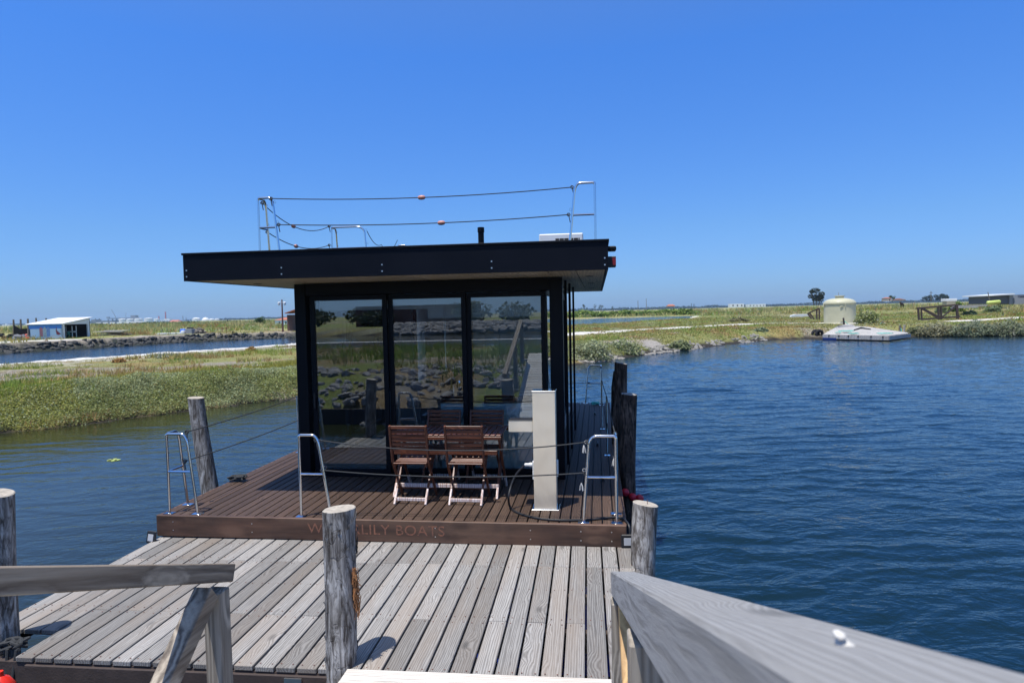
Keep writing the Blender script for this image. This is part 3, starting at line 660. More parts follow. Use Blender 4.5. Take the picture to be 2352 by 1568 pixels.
for x, y in ((-3.9, 5.2), (-2.9, 5.2), (-1.9, 5.3), (-.75, 5.3), (-.05, 5.25)):
    MB().tube([(x, y - .45, .07), (x, y - .43, .07), (x, y + .43, .07), (x, y + .45, .07)], [.2, .225, .225, .2], 20).build('float_drum', M['blue'], pont)
MB().box((-1.98, 4.02, .30), (.12, .012, .08)).build('bracket', M['screw'], pont)
b = MB()
for k in range(34):
    for y in (4.08, 4.74, 4.83, 5.35, 5.81, 5.92, 6.3):
        for dx in (-.042, .042):
            x = PX0 + .07 + k * pitch + dx
            if x < -4.05 and y < 4.6: continue
            b.box((x + random.uniform(-.004, .004), y + random.uniform(-.006, .006), PZ + .0032), (.008, .008, .002))
b.build('nail_heads', M['rust'], pont)['kind'] = 'stuff'
# ---------------------------------------------------------------- houseboat
XF = BOAT
boat = thing('houseboat', 'dark flat roofed houseboat with brown timber deck and sliding glass doors', 'houseboat', (-2.1, 10, 0))
DZ = .62; BX0, BX1 = -4.63, .33; CX0, CX1, CY = -3.84, -.335, 8.22; BL = 15.05
pitch = .1056; nb = int((BX1 - BX0) / pitch); 
for i in range(nb):
    x = BX0 + .055 + i * (BX1 - BX0 - .11) / (nb - 1)
    if CX0 + .03 < x < CX1 - .3: plank(boat, x, 6.46, CY + .06, .0955, DZ, .028, M['deck'], 'deck_board', dz=random.uniform(-.001, .001))
    else: plank(boat, x, 6.46, BL, .0955, DZ, .028, M['deck'], 'deck_board', dz=random.uniform(-.001, .001))
MB().box((-2.15, 10.75, DZ - .085), (4.9, 8.55, .08)).build('deck_frame', M['black'], boat)
b = MB()
for x in (-4.0, -.3): b.box((x, 10.8, .12), (.9, 8.2, .55), None, .1)
b.build('hull_float', M['anthracite'], boat)
fas = MB().box(((BX0 + BX1) / 2, 6.43, DZ - .105), (BX1 - BX0 + .03, .045, .226), None, .006).build('deck_fascia', M['fascia_wood'], boat)
for x, w in ((BX0 - .005, .03), (BX1 + .005, .03)): MB().box((x, 10.75, DZ - .1), (w, 8.58, .2), None, .004).build('side_fascia', M['fascia_wood'], boat)
b = MB()
for x in (-4.45, -3.55, -2.6, -2.62 + 1.05, -1.55 + .95, -.1, .2):
    for z in (DZ - .06, DZ - .15): b.tube([(x, 6.4085, z), (x, 6.405, z)], .006, 8)
s = b.build('screw_head', M['screw'], boat); s['kind'] = 'stuff'
cv = bpy.data.curves.new('lettering', 'FONT'); cv.body = 'WATERLILY BOATS'; cv.size = .148; cv.extrude = .0007; cv.space_character = 1.06
tmp = bpy.data.objects.new('tmp', cv); COL.objects.link(tmp); bpy.context.view_layer.update()
lm = bpy.data.meshes.new_from_object(tmp.evaluated_get(bpy.context.evaluated_depsgraph_get())); bpy.data.objects.remove(tmp)
xs = [v.co.x for v in lm.vertices]; k = 1.46 / (max(xs) - min(xs))
for v in lm.vertices: v.co.x = (v.co.x - min(xs)) * k
lm.update(); ORG_F = ORG[fas.name]
w = XF @ Vector((-2.935, 6.4068, DZ - .142)); 
bm = bmesh.new(); bm.from_mesh(lm); bmesh.ops.remove_doubles(bm, verts=bm.verts, dist=1e-6); bm.verts.ensure_lookup_table(); seen = set(); isl_ = []
for v in bm.verts:
    if v.index in seen: continue
    st = [v]; g = []; seen.add(v.index)
    while st:
        q = st.pop(); g.append(q)
        for e_ in q.link_edges:
            o_ = e_.other_vert(q)
            if o_.index not in seen: seen.add(o_.index); st.append(o_)
    isl_.append(g)
isl_.sort(key=lambda g: min(q.co.x for q in g))
for g in isl_:
    ix = {q.index: k for k, q in enumerate(g)}; fs_ = set(f for q in g for f in q.link_faces)
    lme = bpy.data.meshes.new('letter'); lme.from_pydata([q.co[:] for q in g], [], [[ix[q.index] for q in f.verts] for f in fs_]); o = link('letter', lme, M['letters'], None, w)
    o.parent = fas; o.location = w - ORG_F; o.rotation_euler = (XF.to_3x3() @ Matrix.Rotation(rad(90), 3, 'X')).to_euler()
bm.free()

# cabin walls and roof
CB = 13.9                                                      # back of the cabin
RF = dict(x0=-4.53, x1=.21, y0=6.9, y1=14.6, z0=3.15, z1=3.44)
b = MB(); lx = CX0 + .035; b.box((lx, (CY + CB) / 2 + .05, DZ + .12), (.07, CB - CY - .1, .22)); b.box((lx, (CY + CB) / 2 + .05, 3.06), (.07, CB - CY - .1, .16)); b.box((lx, 8.36, 1.87), (.068, .16, 2.2))
for y in (9.9, 11.5, 13.7): b.box((lx, y, 1.87), (.068, .1, 2.22))
b.build('left_wall', M['anthracite'], boat)
for a, c in ((8.44, 9.85), (9.95, 11.45), (11.55, 13.65)): MB().box((lx, (a + c) / 2, 1.855), (.014, c - a, 2.25)).build('side_glass', M['glass_side'], boat)
def frame(b, x0, x1, z0, z1, y, t, d):
    b.box(((x0 + x1) / 2, y, z1 - t / 2), (x1 - x0, d, t), None, .004); b.box(((x0 + x1) / 2, y, z0 + t / 2), (x1 - x0, d, t), None, .004)
    for x in (x0 + t / 2, x1 - t / 2): b.box((x, y, (z0 + z1) / 2), (t, d - .002, z1 - z0 - 2 * t), None, .004)
# right wall: solid foot, tall glazed bays between slim posts
RXW = CX1 - .26
b = MB(); b.box((RXW, (8.45 + CB) / 2, DZ + .06), (.07, CB - 8.45, .1)); b.box((RXW, (8.45 + CB) / 2, 3.05), (.07, CB - 8.45, .2)); b.build('right_wall', M['anthracite'], boat)
for y in (8.5, 9.9, 11.3, 12.6, 13.85): MB().box((RXW, y, (DZ + 3.15) / 2), (.08, .09, 3.15 - DZ)).build('wall_post', M['frame_metal'], boat)
for a, c in ((8.5, 9.9), (9.9, 11.3), (12.6, 13.85)): MB().box((RXW, (a + c) / 2, (DZ + 3.1) / 2), (.014, c - a - .1, 3.1 - DZ - .3)).build('side_glass', M['glass_side'], boat)
MB().box((RXW, 11.95, (DZ + 3.1) / 2), (.03, 1.2, 2.4)).build('side_panel', M['anthracite'], boat)
MB().box((-2.2, CB, (DZ + 3.15) / 2), (CX1 - CX0 - .3, .07, 3.15 - DZ)).build('back_wall', M['interior'], boat)
MB().box((-2.1, (CY + CB) / 2 + .1, DZ + .045), (3.2, CB - CY - .2, .05)).build('cabin_floor', M['interior_floor'], boat)
MB().box((-2.1, (CY + CB) / 2 + .1, 3.12), (3.2, CB - CY - .2, .04)).build('ceiling', M['interior'], boat)
for y, x in ((9.0, -.335), (10.05, -.325), (11.6, -.325)): MB().box((x, y, (DZ + 3.15) / 2), (.035, .05, 3.15 - DZ - .002)).build('side_post', M['frame_metal'], boat)
# front frame
b = MB(); y = CY; fz = (DZ + 3.15) / 2; fh = 3.15 - DZ - .002
b.box((CX0 + .075, y, fz), (.15, .12, fh), None, .004); b.box((CX1 - .08, y, fz), (.16, .12, fh), None, .004)
b.box(((CX0 + CX1) / 2, y, 3.07), (CX1 - CX0 - .312, .12, .155), None, .004); b.box(((CX0 + CX1) / 2, y, DZ + .022), (CX1 - CX0 - .312, .13, .04), None, .004)
b.build('door_surround', M['frame_metal'], boat)
for nm, gx0, gx1, yy in (('sliding_door', -3.565, -2.655, CY - .045), ('sliding_door', -2.53, -1.63, CY + .005), ('sliding_door', -1.51, -.615, CY + .045)):
    d = thing(nm, None, None, ((gx0 + gx1) / 2, yy, DZ)); 
    b = MB(); frame(b, gx0 - .062, gx1 + .062, DZ + .045, 2.988, yy, .062, .04); b.build('door_frame', M['frame_metal'], d)
    MB().box(((gx0 + gx1) / 2, yy, (DZ + .107 + 2.926) / 2), (gx1 - gx0 + .002, .01, 2.926 - DZ - .107 + .002)).build('pane', M['glass'], d)
    if gx0 < -3: MB().box((gx0 - .03, yy - .035, 1.62), (.022, .03, .2), None, .006).build('handle', M['black'], d)
    d.parent = boat; d.location = ORG[d.name] - ORG[boat.name]
    for k in ('label', 'category'):
        if k in d: del d[k]
# blinds, island, interior
b = MB(); b.box((-3.1, CY + .11, 2.86), (.92, .03, .13)); b.build('roller_blind', M['blind'], boat)
b = MB(); b.box((-2.3, CY + .13, 2.86), (.62, .03, .13)); b.build('roller_blind', M['blind'], boat)
b = MB(); b.box((-1.35, CY + .14, 2.80), (1.5, .03, .26)); b.build('roller_blind', M['blind'], boat)
MB().tube(sag((-1.885, CY + .1, 2.8), (-1.87, CY + .1, 1.98), 0, 4) + sag((-1.87, CY + .1, 1.98), (-1.86, CY + .1, 2.75), 0, 4), .004, 5).build('blind_cord', M['offwhite'], boat)
b = MB(); b.box((-1.29, 8.64, DZ + .07 + .43), (1.36, .5, .86), None, .004); isl = b.build('kitchen_island', M['cushion'], boat)
MB().box((-1.29, 8.64, DZ + .95), (1.40, .54, .03), None, .004).build('worktop', M['black'], isl)
MB().tube([(-1.85, 8.6, DZ + .96), (-1.85, 8.6, DZ + 1.14), (-1.82, 8.56, DZ + 1.18), (-1.74, 8.52, DZ + 1.20)], .018, 8).build('tap', M['steel'], isl)
MB().box((-3.0, CB - .4, 1.6), (.9, .6, 1.9)).build('tall_cupboard', M['brown_door'], boat)
MB().box((-2.15, CB - .05, 1.9), (.32, .03, 1.9)).build('back_window', M['lamp_glass'], boat)
MB().box((-3.4, 12.2, 1.0), (.6, 1.6, .7), None, .05).build('sofa', M['grey_wall'], boat)
# roof
roof = thing('roof', None, None, (-2.16, 10.7, 3.15))
roof.parent = boat; roof.location = ORG[roof.name] - ORG[boat.name]
r = RF; b = MB()
b.box(((r['x0'] + r['x1']) / 2, (r['y0'] + r['y1']) / 2, 3.30), (r['x1'] - r['x0'] - .08, r['y1'] - r['y0'] - .08, .24)); b.build('roof_deck', M['anthracite'], roof)
nb = 15; w_ = (r['x1'] - r['x0'] - .06) / nb
for i in range(nb):
    x = r['x0'] + .03 + w_ * (i + .5)
    MB().box((0, 0, 0), (w_ - .012, r['y1'] - r['y0'] - .06, .02)).v
    for a, c in ((r['y0'] + .03, 9.6), (9.6, 12.3), (12.3, r['y1'] - .03)):
        MB().box((x, (a + c) / 2, 3.166), (w_ - .010, c - a - .006, .016)).build('soffit_board', M['soffit'], roof)
for nm, c, d in (('fascia_board', ((r['x0'] + r['x1']) / 2, r['y0'], 3.295), (r['x1'] - r['x0'], .03, .29)), ('fascia_board', ((r['x0'] + r['x1']) / 2, r['y1'], 3.295), (r['x1'] - r['x0'], .03, .29)),
                 ('fascia_board', (r['x0'] + .015, (r['y0'] + r['y1']) / 2, 3.294), (.03, r['y1'] - r['y0'] - .032, .286)), ('fascia_board', (r['x1'] - .015, (r['y0'] + r['y1']) / 2, 3.294), (.03, r['y1'] - r['y0'] - .032, .286))):
    MB().box(c, d, None, .002).build(nm, M['anthracite'], roof)
b = MB(); e = .012
b.box(((r['x0'] + r['x1']) / 2, r['y0'] + .01, 3.453), (r['x1'] - r['x0'] + 2 * e, .075, .024), None, .003); b.box(((r['x0'] + r['x1']) / 2, r['y1'] - .01, 3.453), (r['x1'] - r['x0'] + 2 * e, .075, .024), None, .003)
for x in (r['x0'] + .02, r['x1'] - .02): b.box((x, (r['y0'] + r['y1']) / 2, 3.4525), (.065, r['y1'] - r['y0'] - .12, .022))
b.build('roof_trim', M['frame_metal'], roof)
b = MB()
for x in (-4.49, -3.36, -2.21, -1.01, .175):
    for z in (3.2, 3.27): b.tube([(x, 6.8855, z), (x, 6.880, z)], .008, 8)
s = b.build('fascia_screw', M['screw'], roof); s['kind'] = 'stuff'
for y, x in ((8.2, .0), (10.3, .0), (12.6, .0), (7.9, -4.2)): MB().cyl((x, y, 3.150), .05, .004, 14).build('downlight', M['black'], roof)
nv = MB().box((.25, 7.15, 3.385), (.10, .14, .05), None, .012).build('lamp_hood', M['frame_metal'], boat)
nv = MB().box((.25, 7.15, 3.245), (.09, .16, .11), None, .006).build('side_lamp', M['black'], boat)
MB().box((.275, 7.068, 3.245), (.035, .006, .075)).build('lens', M['red_lamp'], nv)
def bt(px, py, z=None, Y=None): return BOAT.inverted() @ Vector(at(px, py, z=z, Y=Y))
def arc(p0, p1, p2, n=5): return [p0.lerp(p1, t).lerp(p1.lerp(p2, t), t) for t in [k / n for k in range(n + 1)]]
def rail_frame(b, c, z, H, dx, top, base, hoff=.46, rad_=.0155, corner=True, plates=True):
    """upright at c, top bar towards dx, raking leg down to the base distance"""
    c = Vector((c[0], c[1], z)); d = Vector(dx); up = Vector((0, 0, 1))
    if corner: b.tube([c, c + up * (H - .03)] + arc(c + up * (H - .03), c + up * H, c + up * H + d * .03), rad_, 10)
    a1 = c + up * H + d * top * .72; a2 = c + up * H + d * top; foot = c + d * base
    a3 = a2.lerp(foot, .14)
    b.tube([c + up * H + d * .02] + arc(a1, a2, a3, 6) + [foot], rad_, 10)
    k = hoff / H; leg = foot.lerp(a2, k); b.tube([c + up * hoff, Vector((leg.x, leg.y, c.z + hoff))], rad_ * .85, 8)
    if plates:
        for q in (c, foot): b.box((q.x, q.y, z + .004), (.11, .07, .008), None, .002)
    for hh in (H - .06, hoff + .07):
        q = foot.lerp(a2, hh / H); ring = [Vector((q.x, q.y, z + hh)) + d * (.028 + .016 * math.cos(t)) + up * .016 * math.sin(t) for t in [k * math.pi / 4 for k in range(9)]]
        b.tube(ring, .003, 5)
def rail_thing(label, c, z, H, dirs, group, n='guard_rail'):
    o = thing(n, label, 'guard rail', (c[0], c[1], z), group)
    for i, (d, t, q) in enumerate(dirs):
        b = MB(); rail_frame(b, c, z, H, d, t, q, corner=(i == 0)); b.build('rail_tube', M['steel'], o)
    return o
GR = 'stainless guard rails on the brown deck'
rail_thing('chrome corner guard rail at the front left of the brown deck', (-4.55, 6.5), DZ, .87, [((1, 0, 0), .23, .33), ((0, 1, 0), .2, .32)], GR)
rail_thing('chrome flat guard rail between the left corner rail and the chairs', (-3.03, 6.48), DZ, .87, [((1, 0, 0), .20, .33)], GR)
rail_thing('chrome corner guard rail at the front right behind the steel pedestal', (.255, 6.5), DZ, .87, [((-1, 0, 0), .26, .33), ((0, 1, 0), .2, .3)], GR)
rail_thing('small far guard rail at the stern end of the right walkway', (.16, 14.9), DZ, .87, [((-1, 0, 0), .28, .36), ((0, -1, 0), .2, .3)], GR)
RZ = 3.46; GR2 = 'stainless guard rails on the roof'
p = bt(591, 500, Y=8.3); rail_thing('chrome corner guard rail on the left of the roof', (p.x, 8.3), RZ, .85, [((1, 0, 0), .2, .29), ((0, 1, 0), .2, .28)], GR2)
p = bt(1367, 500, Y=8.25); rail_thing('chrome corner guard rail on the right of the roof in front of the air conditioner', (p.x, 8.25), RZ, .85, [((-1, 0, 0), .24, .33), ((0, 1, 0), .2, .3)], GR2)
p = bt(760, 540, Y=11.2); rail_thing('wide low guard rail on the roof left of centre', (p.x, 11.2), RZ, .83, [((1, 0, 0), .6, .66), ((0, 1, 0), .2, .3)], GR2)
p = bt(913, 560, Y=14.2); rail_thing('tiny far guard rail on the roof right of the wide one', (p.x, 14.2), RZ, .8, [((1, 0, 0), .2, .25)], GR2)
p = bt(862, 560, Y=14.2); rail_thing('tiny far slanted rail on the roof touching the wide one', (p.x, 14.3), RZ, .75, [((1, 0, 0), .14, .25)], GR2)
# ropes of the roof and the deck
def rope(label, pts, mat='rope', r=.0065, floats=(), name='rope', grp=None, ends=True):
    b = MB(); b.tube(pts, r, 7)
    o = b.build(name, M[mat], None); tag(o, label, 'rope', grp)
    for k in floats:
        f = k * (len(pts) - 1); i = int(f); p = Vector(pts[i]).lerp(Vector(pts[min(i + 1, len(pts) - 1)]), f - i); d = (Vector(pts[min(i + 1, len(pts) - 1)]) - Vector(pts[i])).normalized()
        q = MB(); q.tube([p + d * t for t in (-.05, -.045, -.03, 0, .03, .045, .05)], [.006, .016, .026, .03, .026, .016, .006], 12); q.build('float', M['float'], o)
    if ends:
        for e in (0, -1):
            p = Vector(pts[e]); q = MB()
            for s_ in range(2): q.tube([p + Vector((math.cos(t) * .018, math.sin(t + s_) * .014, math.sin(t) * .02)) for t in [k * math.pi / 3 for k in range(7)]], r, 6)
            q.tube([p, p + Vector((.01, -.01, -.05)), p + Vector((.02, -.01, -.10))], r * .9, 6); q.build('knot', M[mat], o)
    return o
def brope(label, seq, sags, **k):
    pts = []
    for (a, c), sg in zip(zip(seq[:-1], seq[1:]), sags): pts += (sag(a, c, sg) if not pts else sag(a, c, sg)[1:])
    return rope(label, pts, **k)
a = bt(622, 456, Y=8.3); c = bt(1314, 430, Y=8.25); brope('upper roof rope with one pink float near its middle', [a, c], [.06], floats=(.515,))
a = bt(640, 516, Y=8.3); c = bt(1306, 493, Y=8.25); brope('lower roof rope with one pink float right of the middle', [a, c], [.05], floats=(.575,))
a = bt(602, 466, Y=8.6); c = bt(756, 520, Y=11.2); brope('sagging rope with a small float on the roof left edge, upper one', [a, c], [.20], floats=(.4,))
a = bt(614, 533, Y=8.6); c = bt(756, 563, Y=11.2); brope('sagging rope with a small float on the roof left edge, lower one', [a, c], [.13], floats=(.4,))
a = bt(843, 531, Y=11.2); c = bt(876, 562, Y=14.2); brope('short rope behind the wide rail on the roof', [a, c, bt(913, 551, Y=14.2)], [.1, .18], ends=False)
a = Vector((-2.84, 6.48, 1.44)); c = Vector((-.02, 6.5, 1.43)); brope('upper sagging grey rope across the front of the brown deck', [a, c], [.10])
a = Vector((-2.78, 6.48, 1.12)); c = Vector((-.05, 6.5, 1.12)); brope('lower sagging grey rope across the front of the brown deck', [a, c], [.055])
WP = [(-4.53, 9.56), (-4.5, 12.3), (-4.47, 14.9)]; SG = 'thin deck stanchions'
for i, (x, y) in enumerate(WP):
    b = MB(); b.tube([(x, y, DZ), (x, y, DZ + .88)], .011, 8); b.box((x, y, DZ + .004), (.08, .08, .008)); tag(b.build('stanchion', M['steel'], None), ['thin steel stanchion on the left deck edge, at the cabin corner', 'thin steel stanchion on the left deck edge, hidden behind the cabin', 'thin steel stanchion at the left stern corner'][i], 'stanchion', SG)
brope('upper rope along the left deck edge to the cabin corner', [(-4.5, 6.78, 1.46)] + [(x, y, DZ + .87) for x, y in WP], [.02, .03, .03])
brope('lower rope along the left deck edge to the cabin corner', [(-4.5, 6.72, 1.14)] + [(x, y, DZ + .50) for x, y in WP], [.02, .03, .03])
q1 = bt(1395, 1044, z=.62); q2 = bt(1384, 984, z=.62); RP = [(q1.x, q1.y), (q2.x, q2.y)]
for i, (x, y) in enumerate(RP):
    b = MB(); b.tube([(x, y, DZ), (x, y, DZ + .88)], .011, 8); b.box((x, y, DZ + .004), (.08, .08, .008)); tag(b.build('stanchion', M['steel'], None), ['nearer of two thin stanchions on the right walkway edge', 'farther of two thin stanchions on the right walkway edge'][i], 'stanchion', SG)
brope('upper rope along the right walkway edge', [(.255, 6.78, 1.46)] + [(x, y, DZ + .87) for x, y in RP] + [(.16, 14.7, 1.46)], [.02, .02, .02])
brope('lower rope along the right walkway edge', [(.255, 6.76, 1.12)] + [(x, y, DZ + .48) for x, y in RP] + [(.16, 14.7, 1.1)], [.02, .02, .02])
brope('rope across the stern of the houseboat by the far guard rail', [(-.1, 14.9, 1.1), (-2.2, 14.9, 1.1), (-4.4, 14.9, 1.1)], [.03, .03], ends=False)
for i, (x, y, z, lab) in enumerate(((-.06, 6.49, 1.40, 'frayed white rope end on the front right guard rail, upper left one'), (-.09, 6.49, 1.02, 'frayed white rope end hanging low on the front right guard rail'), (.24, 6.8, 1.2, 'frayed white rope end hanging right of the front right guard rail'))):
    b = MB()
    for k in range(7): q = random.uniform(0, 6.3); b.tube([(x, y, z), (x + .012 * math.cos(q), y + .012 * math.sin(q), z - .03), (x + .018 * math.cos(q), y + .018 * math.sin(q), z - .075)], .004, 5)
    tag(b.build('rope_end', M['rope_light'], None), lab, 'rope end', 'frayed rope ends')
# mooring rope heap on the left deck edge
def heap(c, R, mat, label, name='rope_coil', r=.011, n=9, cat='rope'):
    pts = []; 
    for i in range(n * 8): a_ = i * .8; q = R * (.35 + .65 * abs(math.sin(i * .37))); pts.append((c[0] + q * math.cos(a_) * 1.5, c[1] + q * math.sin(a_ * 1.13), c[2] + r + .05 * abs(math.sin(i * .61))))
    b = MB(); b.tube(pts, r, 6); return tag(b.build(name, M[mat], None), label, cat)
p = bt(546, 1103, z=.64); heap(p, .07, 'rope', 'black mooring rope heaped on the left edge of the brown deck')
for px, py, lab in ((1385, 1100, 'small dark cleat on the right walkway near its front'), (1372, 1020, 'small dark cleat in the middle of the right walkway'), (1366, 950, 'small dark cleat at the far end of the right walkway')):
    p = bt(px, py, z=.63); b = MB(); b.box((p.x, p.y, DZ + .02), (.03, .08, .04)); b.tube([(p.x, p.y - .1, DZ + .045), (p.x, p.y, DZ + .05), (p.x, p.y + .1, DZ + .045)], .014, 8); tag(b.build('cleat', M['black'], None), lab, 'cleat', 'cleats on the walkway')
p = bt(1356, 920, z=.66); heap((.02, 14.7, DZ), .06, 'teal_rope', 'teal rope coiled at the far end of the right walkway', n=6)

# ---------------------------------------------------------------- chairs and table
def chair(x, y, face, label, grp='folding wooden chairs at the table'):
    """x,y: middle of the seat; face +1 looks along +Y"""
    W2 = .205; o = thing('folding_chair', label, 'chair', (x, y, DZ), grp); f = face
    def P(dx, dy, z): return (x + dx, y + dy * f, DZ + z)
    for s in (-1, 1):
        b = MB(); b.beam(P(s * W2, -.235, .885), P(s * W2, -.15, .46), .022, .042, (0, -1, .2), .003); b.build('back_upright', M['chair'], o)
        b = MB(); b.beam(P(s * W2, -.15, .462), P(s * W2, .19, .0), .022, .036, (0, 1, .7), .003); b.build('leg', M['chair'], o)
        b = MB(); b.beam(P(s * (W2 - .028), .17, .43), P(s * (W2 - .028), -.10, .15), .022, .034, (0, 1, -.7), .003); b.build('leg', M['chair'], o)
        b = MB(); b.beam(P(s * (W2 - .028), -.10, .15), P(s * (W2 - .028), -.22, .0), .022, .034, (0, 1, -.7), .003); b.build('leg_end', M['chair_pale'], o)
        b = MB(); b.beam(P(s * (W2 - .026), -.17, .425), P(s * (W2 - .026), .2, .445), .02, .032); b.build('seat_rail', M['chair'], o)
    for k in range(6):
        t = k / 6.6; z = .865 - t * .32; dy = -.232 + t * .32 * .2
        b = MB(); b.box(P(0, dy, z), (W2 * 2 - .02, .014, .037 if k < 5 else .045), None, .003); b.build('back_slat', M['chairX'], o)
    for k in range(8): b = MB(); b.box(P(0, -.165 + k * .052, .452 + k * .0012), (W2 * 2 - .03, .038, .014), None, .003); b.build('seat_slat', M['chairX'], o)
    b = MB(); b.box(P(0, -.185, .052), (W2 * 2 - .07, .016, .036), None, .003); b.build('stretcher', M['chair_pale'], o)
    b = MB(); b.box(P(0, .13, .10), (W2 * 2 - .02, .016, .03), None, .003); b.build('stretcher', M['chairX'], o)
    return o
chair(-2.0, 7.20, 1, 'left of the two sunlit wooden folding chairs with its back to us')
chair(-1.375, 7.20, 1, 'right of the two sunlit wooden folding chairs, beside the steel pedestal')
chair(-1.86, 7.90, -1, 'shaded wooden folding chair behind the table, left one')
chair(-1.31, 7.90, -1, 'shaded wooden folding chair behind the table, right one')
TX0, TX1, TY0, TY1, TZ = -2.30, -1.0, 7.22, 7.86, DZ + .735
tb = thing('folding_table', 'reddish brown slatted wooden table between the four folding chairs', 'table', ((TX0 + TX1) / 2, (TY0 + TY1) / 2, DZ))
n = 20
for k in range(n): x = TX0 + .03 + k * (TX1 - TX0 - .06) / (n - 1); MB().box((x, (TY0 + TY1) / 2, TZ - .009), (.052, TY1 - TY0 - .004, .018), None, .003).build('table_slat', M['deck'] if k < 0 else M['chair'], tb)
for y in (TY0 + .012, TY1 - .012): MB().box(((TX0 + TX1) / 2, y, TZ - .037), (TX1 - TX0, .022, .036), None, .003).build('table_rail', M['chairX'], tb)
for x in (TX0 + .05, TX1 - .05):
    for y0, y1 in ((TY0 + .06, TY1 - .02), (TY1 - .06, TY0 + .02)):
        q = .014 if y0 < y1 else -.014
        MB().beam((x + q, y0, TZ - .02), (x + q, (y0 * .2 + y1 * .8), DZ + .14), .024, .04, (0, 1, 0), .003).build('leg', M['chair'], tb)
        MB().beam((x + q, (y0 * .2 + y1 * .8), DZ + .14), (x + q, y1, DZ), .024, .04, (0, 1, 0), .003).build('leg_end', M['chair_pale'], tb)
MB().box(((TX0 + TX1) / 2, TY0 + .1, DZ + .13), (TX1 - TX0 - .1, .02, .045), None, .003).build('stretcher', M['chair_pale'], tb)
MB().box(((TX0 + TX1) / 2, TY0 + .03, DZ + .53), (TX1 - TX0 - .1, .02, .05), None, .003).build('stretcher', M['chairX'], tb)

# ---------------------------------------------------------------- power pedestal
px0, px1, py0, py1 = -.605, -.365, 6.89, 7.08
pd = thing('power_pedestal', 'brushed steel shore power pedestal with a side arm on the brown deck', 'pedestal', (-.485, 6.98, DZ))
def soft_box(c, d, cuts=6):
    bm = bmesh.new(); bmesh.ops.create_cube(bm, size=1); bmesh.ops.scale(bm, vec=d, verts=bm.verts); bmesh.ops.bevel(bm, geom=list(bm.edges), offset=.004, segments=2, affect='EDGES'); bmesh.ops.translate(bm, vec=c, verts=bm.verts)
    b = MB(); b.add([v.co[:] for v in bm.verts], [[v.index for v in f.verts] for f in bm.faces]); bm.free(); return b
soft_box(((px0 + px1) / 2, (py0 + py1) / 2, DZ + .635), (px1 - px0, py1 - py0, 1.262)).build('column', M['stainless'], pd)
soft_box((-.735, (py0 + py1) / 2, 1.513), (.258, py1 - py0 - .004, .118)).build('side_arm', M['stainless'], pd)
MB().box((-.738, (py0 + py1) / 2, 1.576), (.262, py1 - py0, .006), None, .002).build('arm_cover', M['black'], pd)
MB().box(((px0 + px1) / 2, (py0 + py1) / 2, DZ + 1.269), (px1 - px0 + .012, py1 - py0 + .01, .006), None, .002).build('top_cap', M['steel'], pd)
MB().box(((px0 + px1) / 2, (py0 + py1) / 2, DZ + .004), (px1 - px0 + .05, py1 - py0 + .05, .008), None, .002).build('base_plate', M['steel'], pd)
for x, s in ((px0 - .008, -1), (px1 + .008, 1)):
    for z in (1.08, .98) if s < 0 else (1.05,): MB().box((x, 6.98, z), (.018, .09, .10 if s < 0 else .17), None, .006).build('socket_cover', M['offwhite'], pd)
pl = bt(1208, 1066, Y=6.95)
tag(MB().tube([(px0 - .02, 6.96, pl.z + .0), (px0 - .05, 6.96, pl.z), (px0 - .055, 6.96, pl.z), (px0 - .1, 6.955, pl.z), (px0 - .105, 6.955, pl.z + .0)], [.024, .024, .018, .018, .010], 12).build('plug', M['offwhite'], pd), None)
def zp(zx, zy, z=None, Y=None): return bt((1400 + zx / 2.0909) / 1.6327, (1400 + zy / 2.0909) / 1.6327, z=z, Y=Y)
pts = [Vector((px0 - .1, 6.955, pl.z))] + [zp(a_, c_, Y=yy) for a_, c_, yy in ((1120, 790, 6.92), (1080, 880, 6.88), (1060, 975, 6.82))]
dp = [zp(a_, c_, z=.632) for a_, c_ in ((1072, 1040), (1110, 1075), (1200, 1108), (1330, 1134), (1500, 1143), (1700, 1136), (1850, 1120), (1905, 1118), (1955, 1128))]
for q in dp: q.z = DZ + .012
pts += dp + [Vector((.355, 6.5, DZ + .01)), Vector((.375, 6.44, DZ - .02)), Vector((.378, 6.42, DZ - .1)), Vector((.375, 6.40, DZ - .19))]
sp = []                                                        # smooth the cable
for i in range(len(pts) - 1):
    p0 = pts[max(i - 1, 0)]; p1 = pts[i]; p2 = pts[i + 1]; p3 = pts[min(i + 2, len(pts) - 1)]
    for k in range(5): u = k / 5; sp.append(.5 * ((2 * p1) + (p2 - p0) * u + (2 * p0 - 5 * p1 + 4 * p2 - p3) * u * u + (3 * p1 - p0 - 3 * p2 + p3) * u ** 3))
tag(MB().tube(sp + [pts[-1]], .012, 8).build('power_cable', M['black'], None), 'black power cable looping from the steel pedestal to the right floodlight', 'cable')
# ac unit and flue on the roof
a = bt(1238, 540, Y=11.6); c = bt(1339, 535, Y=11.6); zt = c.z; ac = thing('air_conditioner', 'white air conditioner outdoor unit on the roof behind the right rail', 'air conditioner', ((a.x + c.x) / 2, 11.75, RZ))
MB().box(((a.x + c.x) / 2, 11.76, (RZ + zt) / 2), (c.x - a.x, .3, zt - RZ), None, .015).build('casing', M['white'], ac)
gx = a.x + .29; MB().box(((gx + c.x - .06) / 2, 11.606, (RZ + zt - .07) / 2), (c.x - .06 - gx, .012, zt - RZ - .1)).build('grille_opening', M['dark_open'], ac)
b = MB()
for k in range(5): x = gx + .07 + k * (c.x - .12 - gx) / 4.4; b.box((x, 11.594, (RZ + zt - .07) / 2), (.006, .006, zt - RZ - .1))
for k in range(4): b.box(((gx + c.x - .06) / 2, 11.588, zt - .13 - k * .12), (c.x - .06 - gx, .005, .006))
b.build('grille', M['white'], ac)
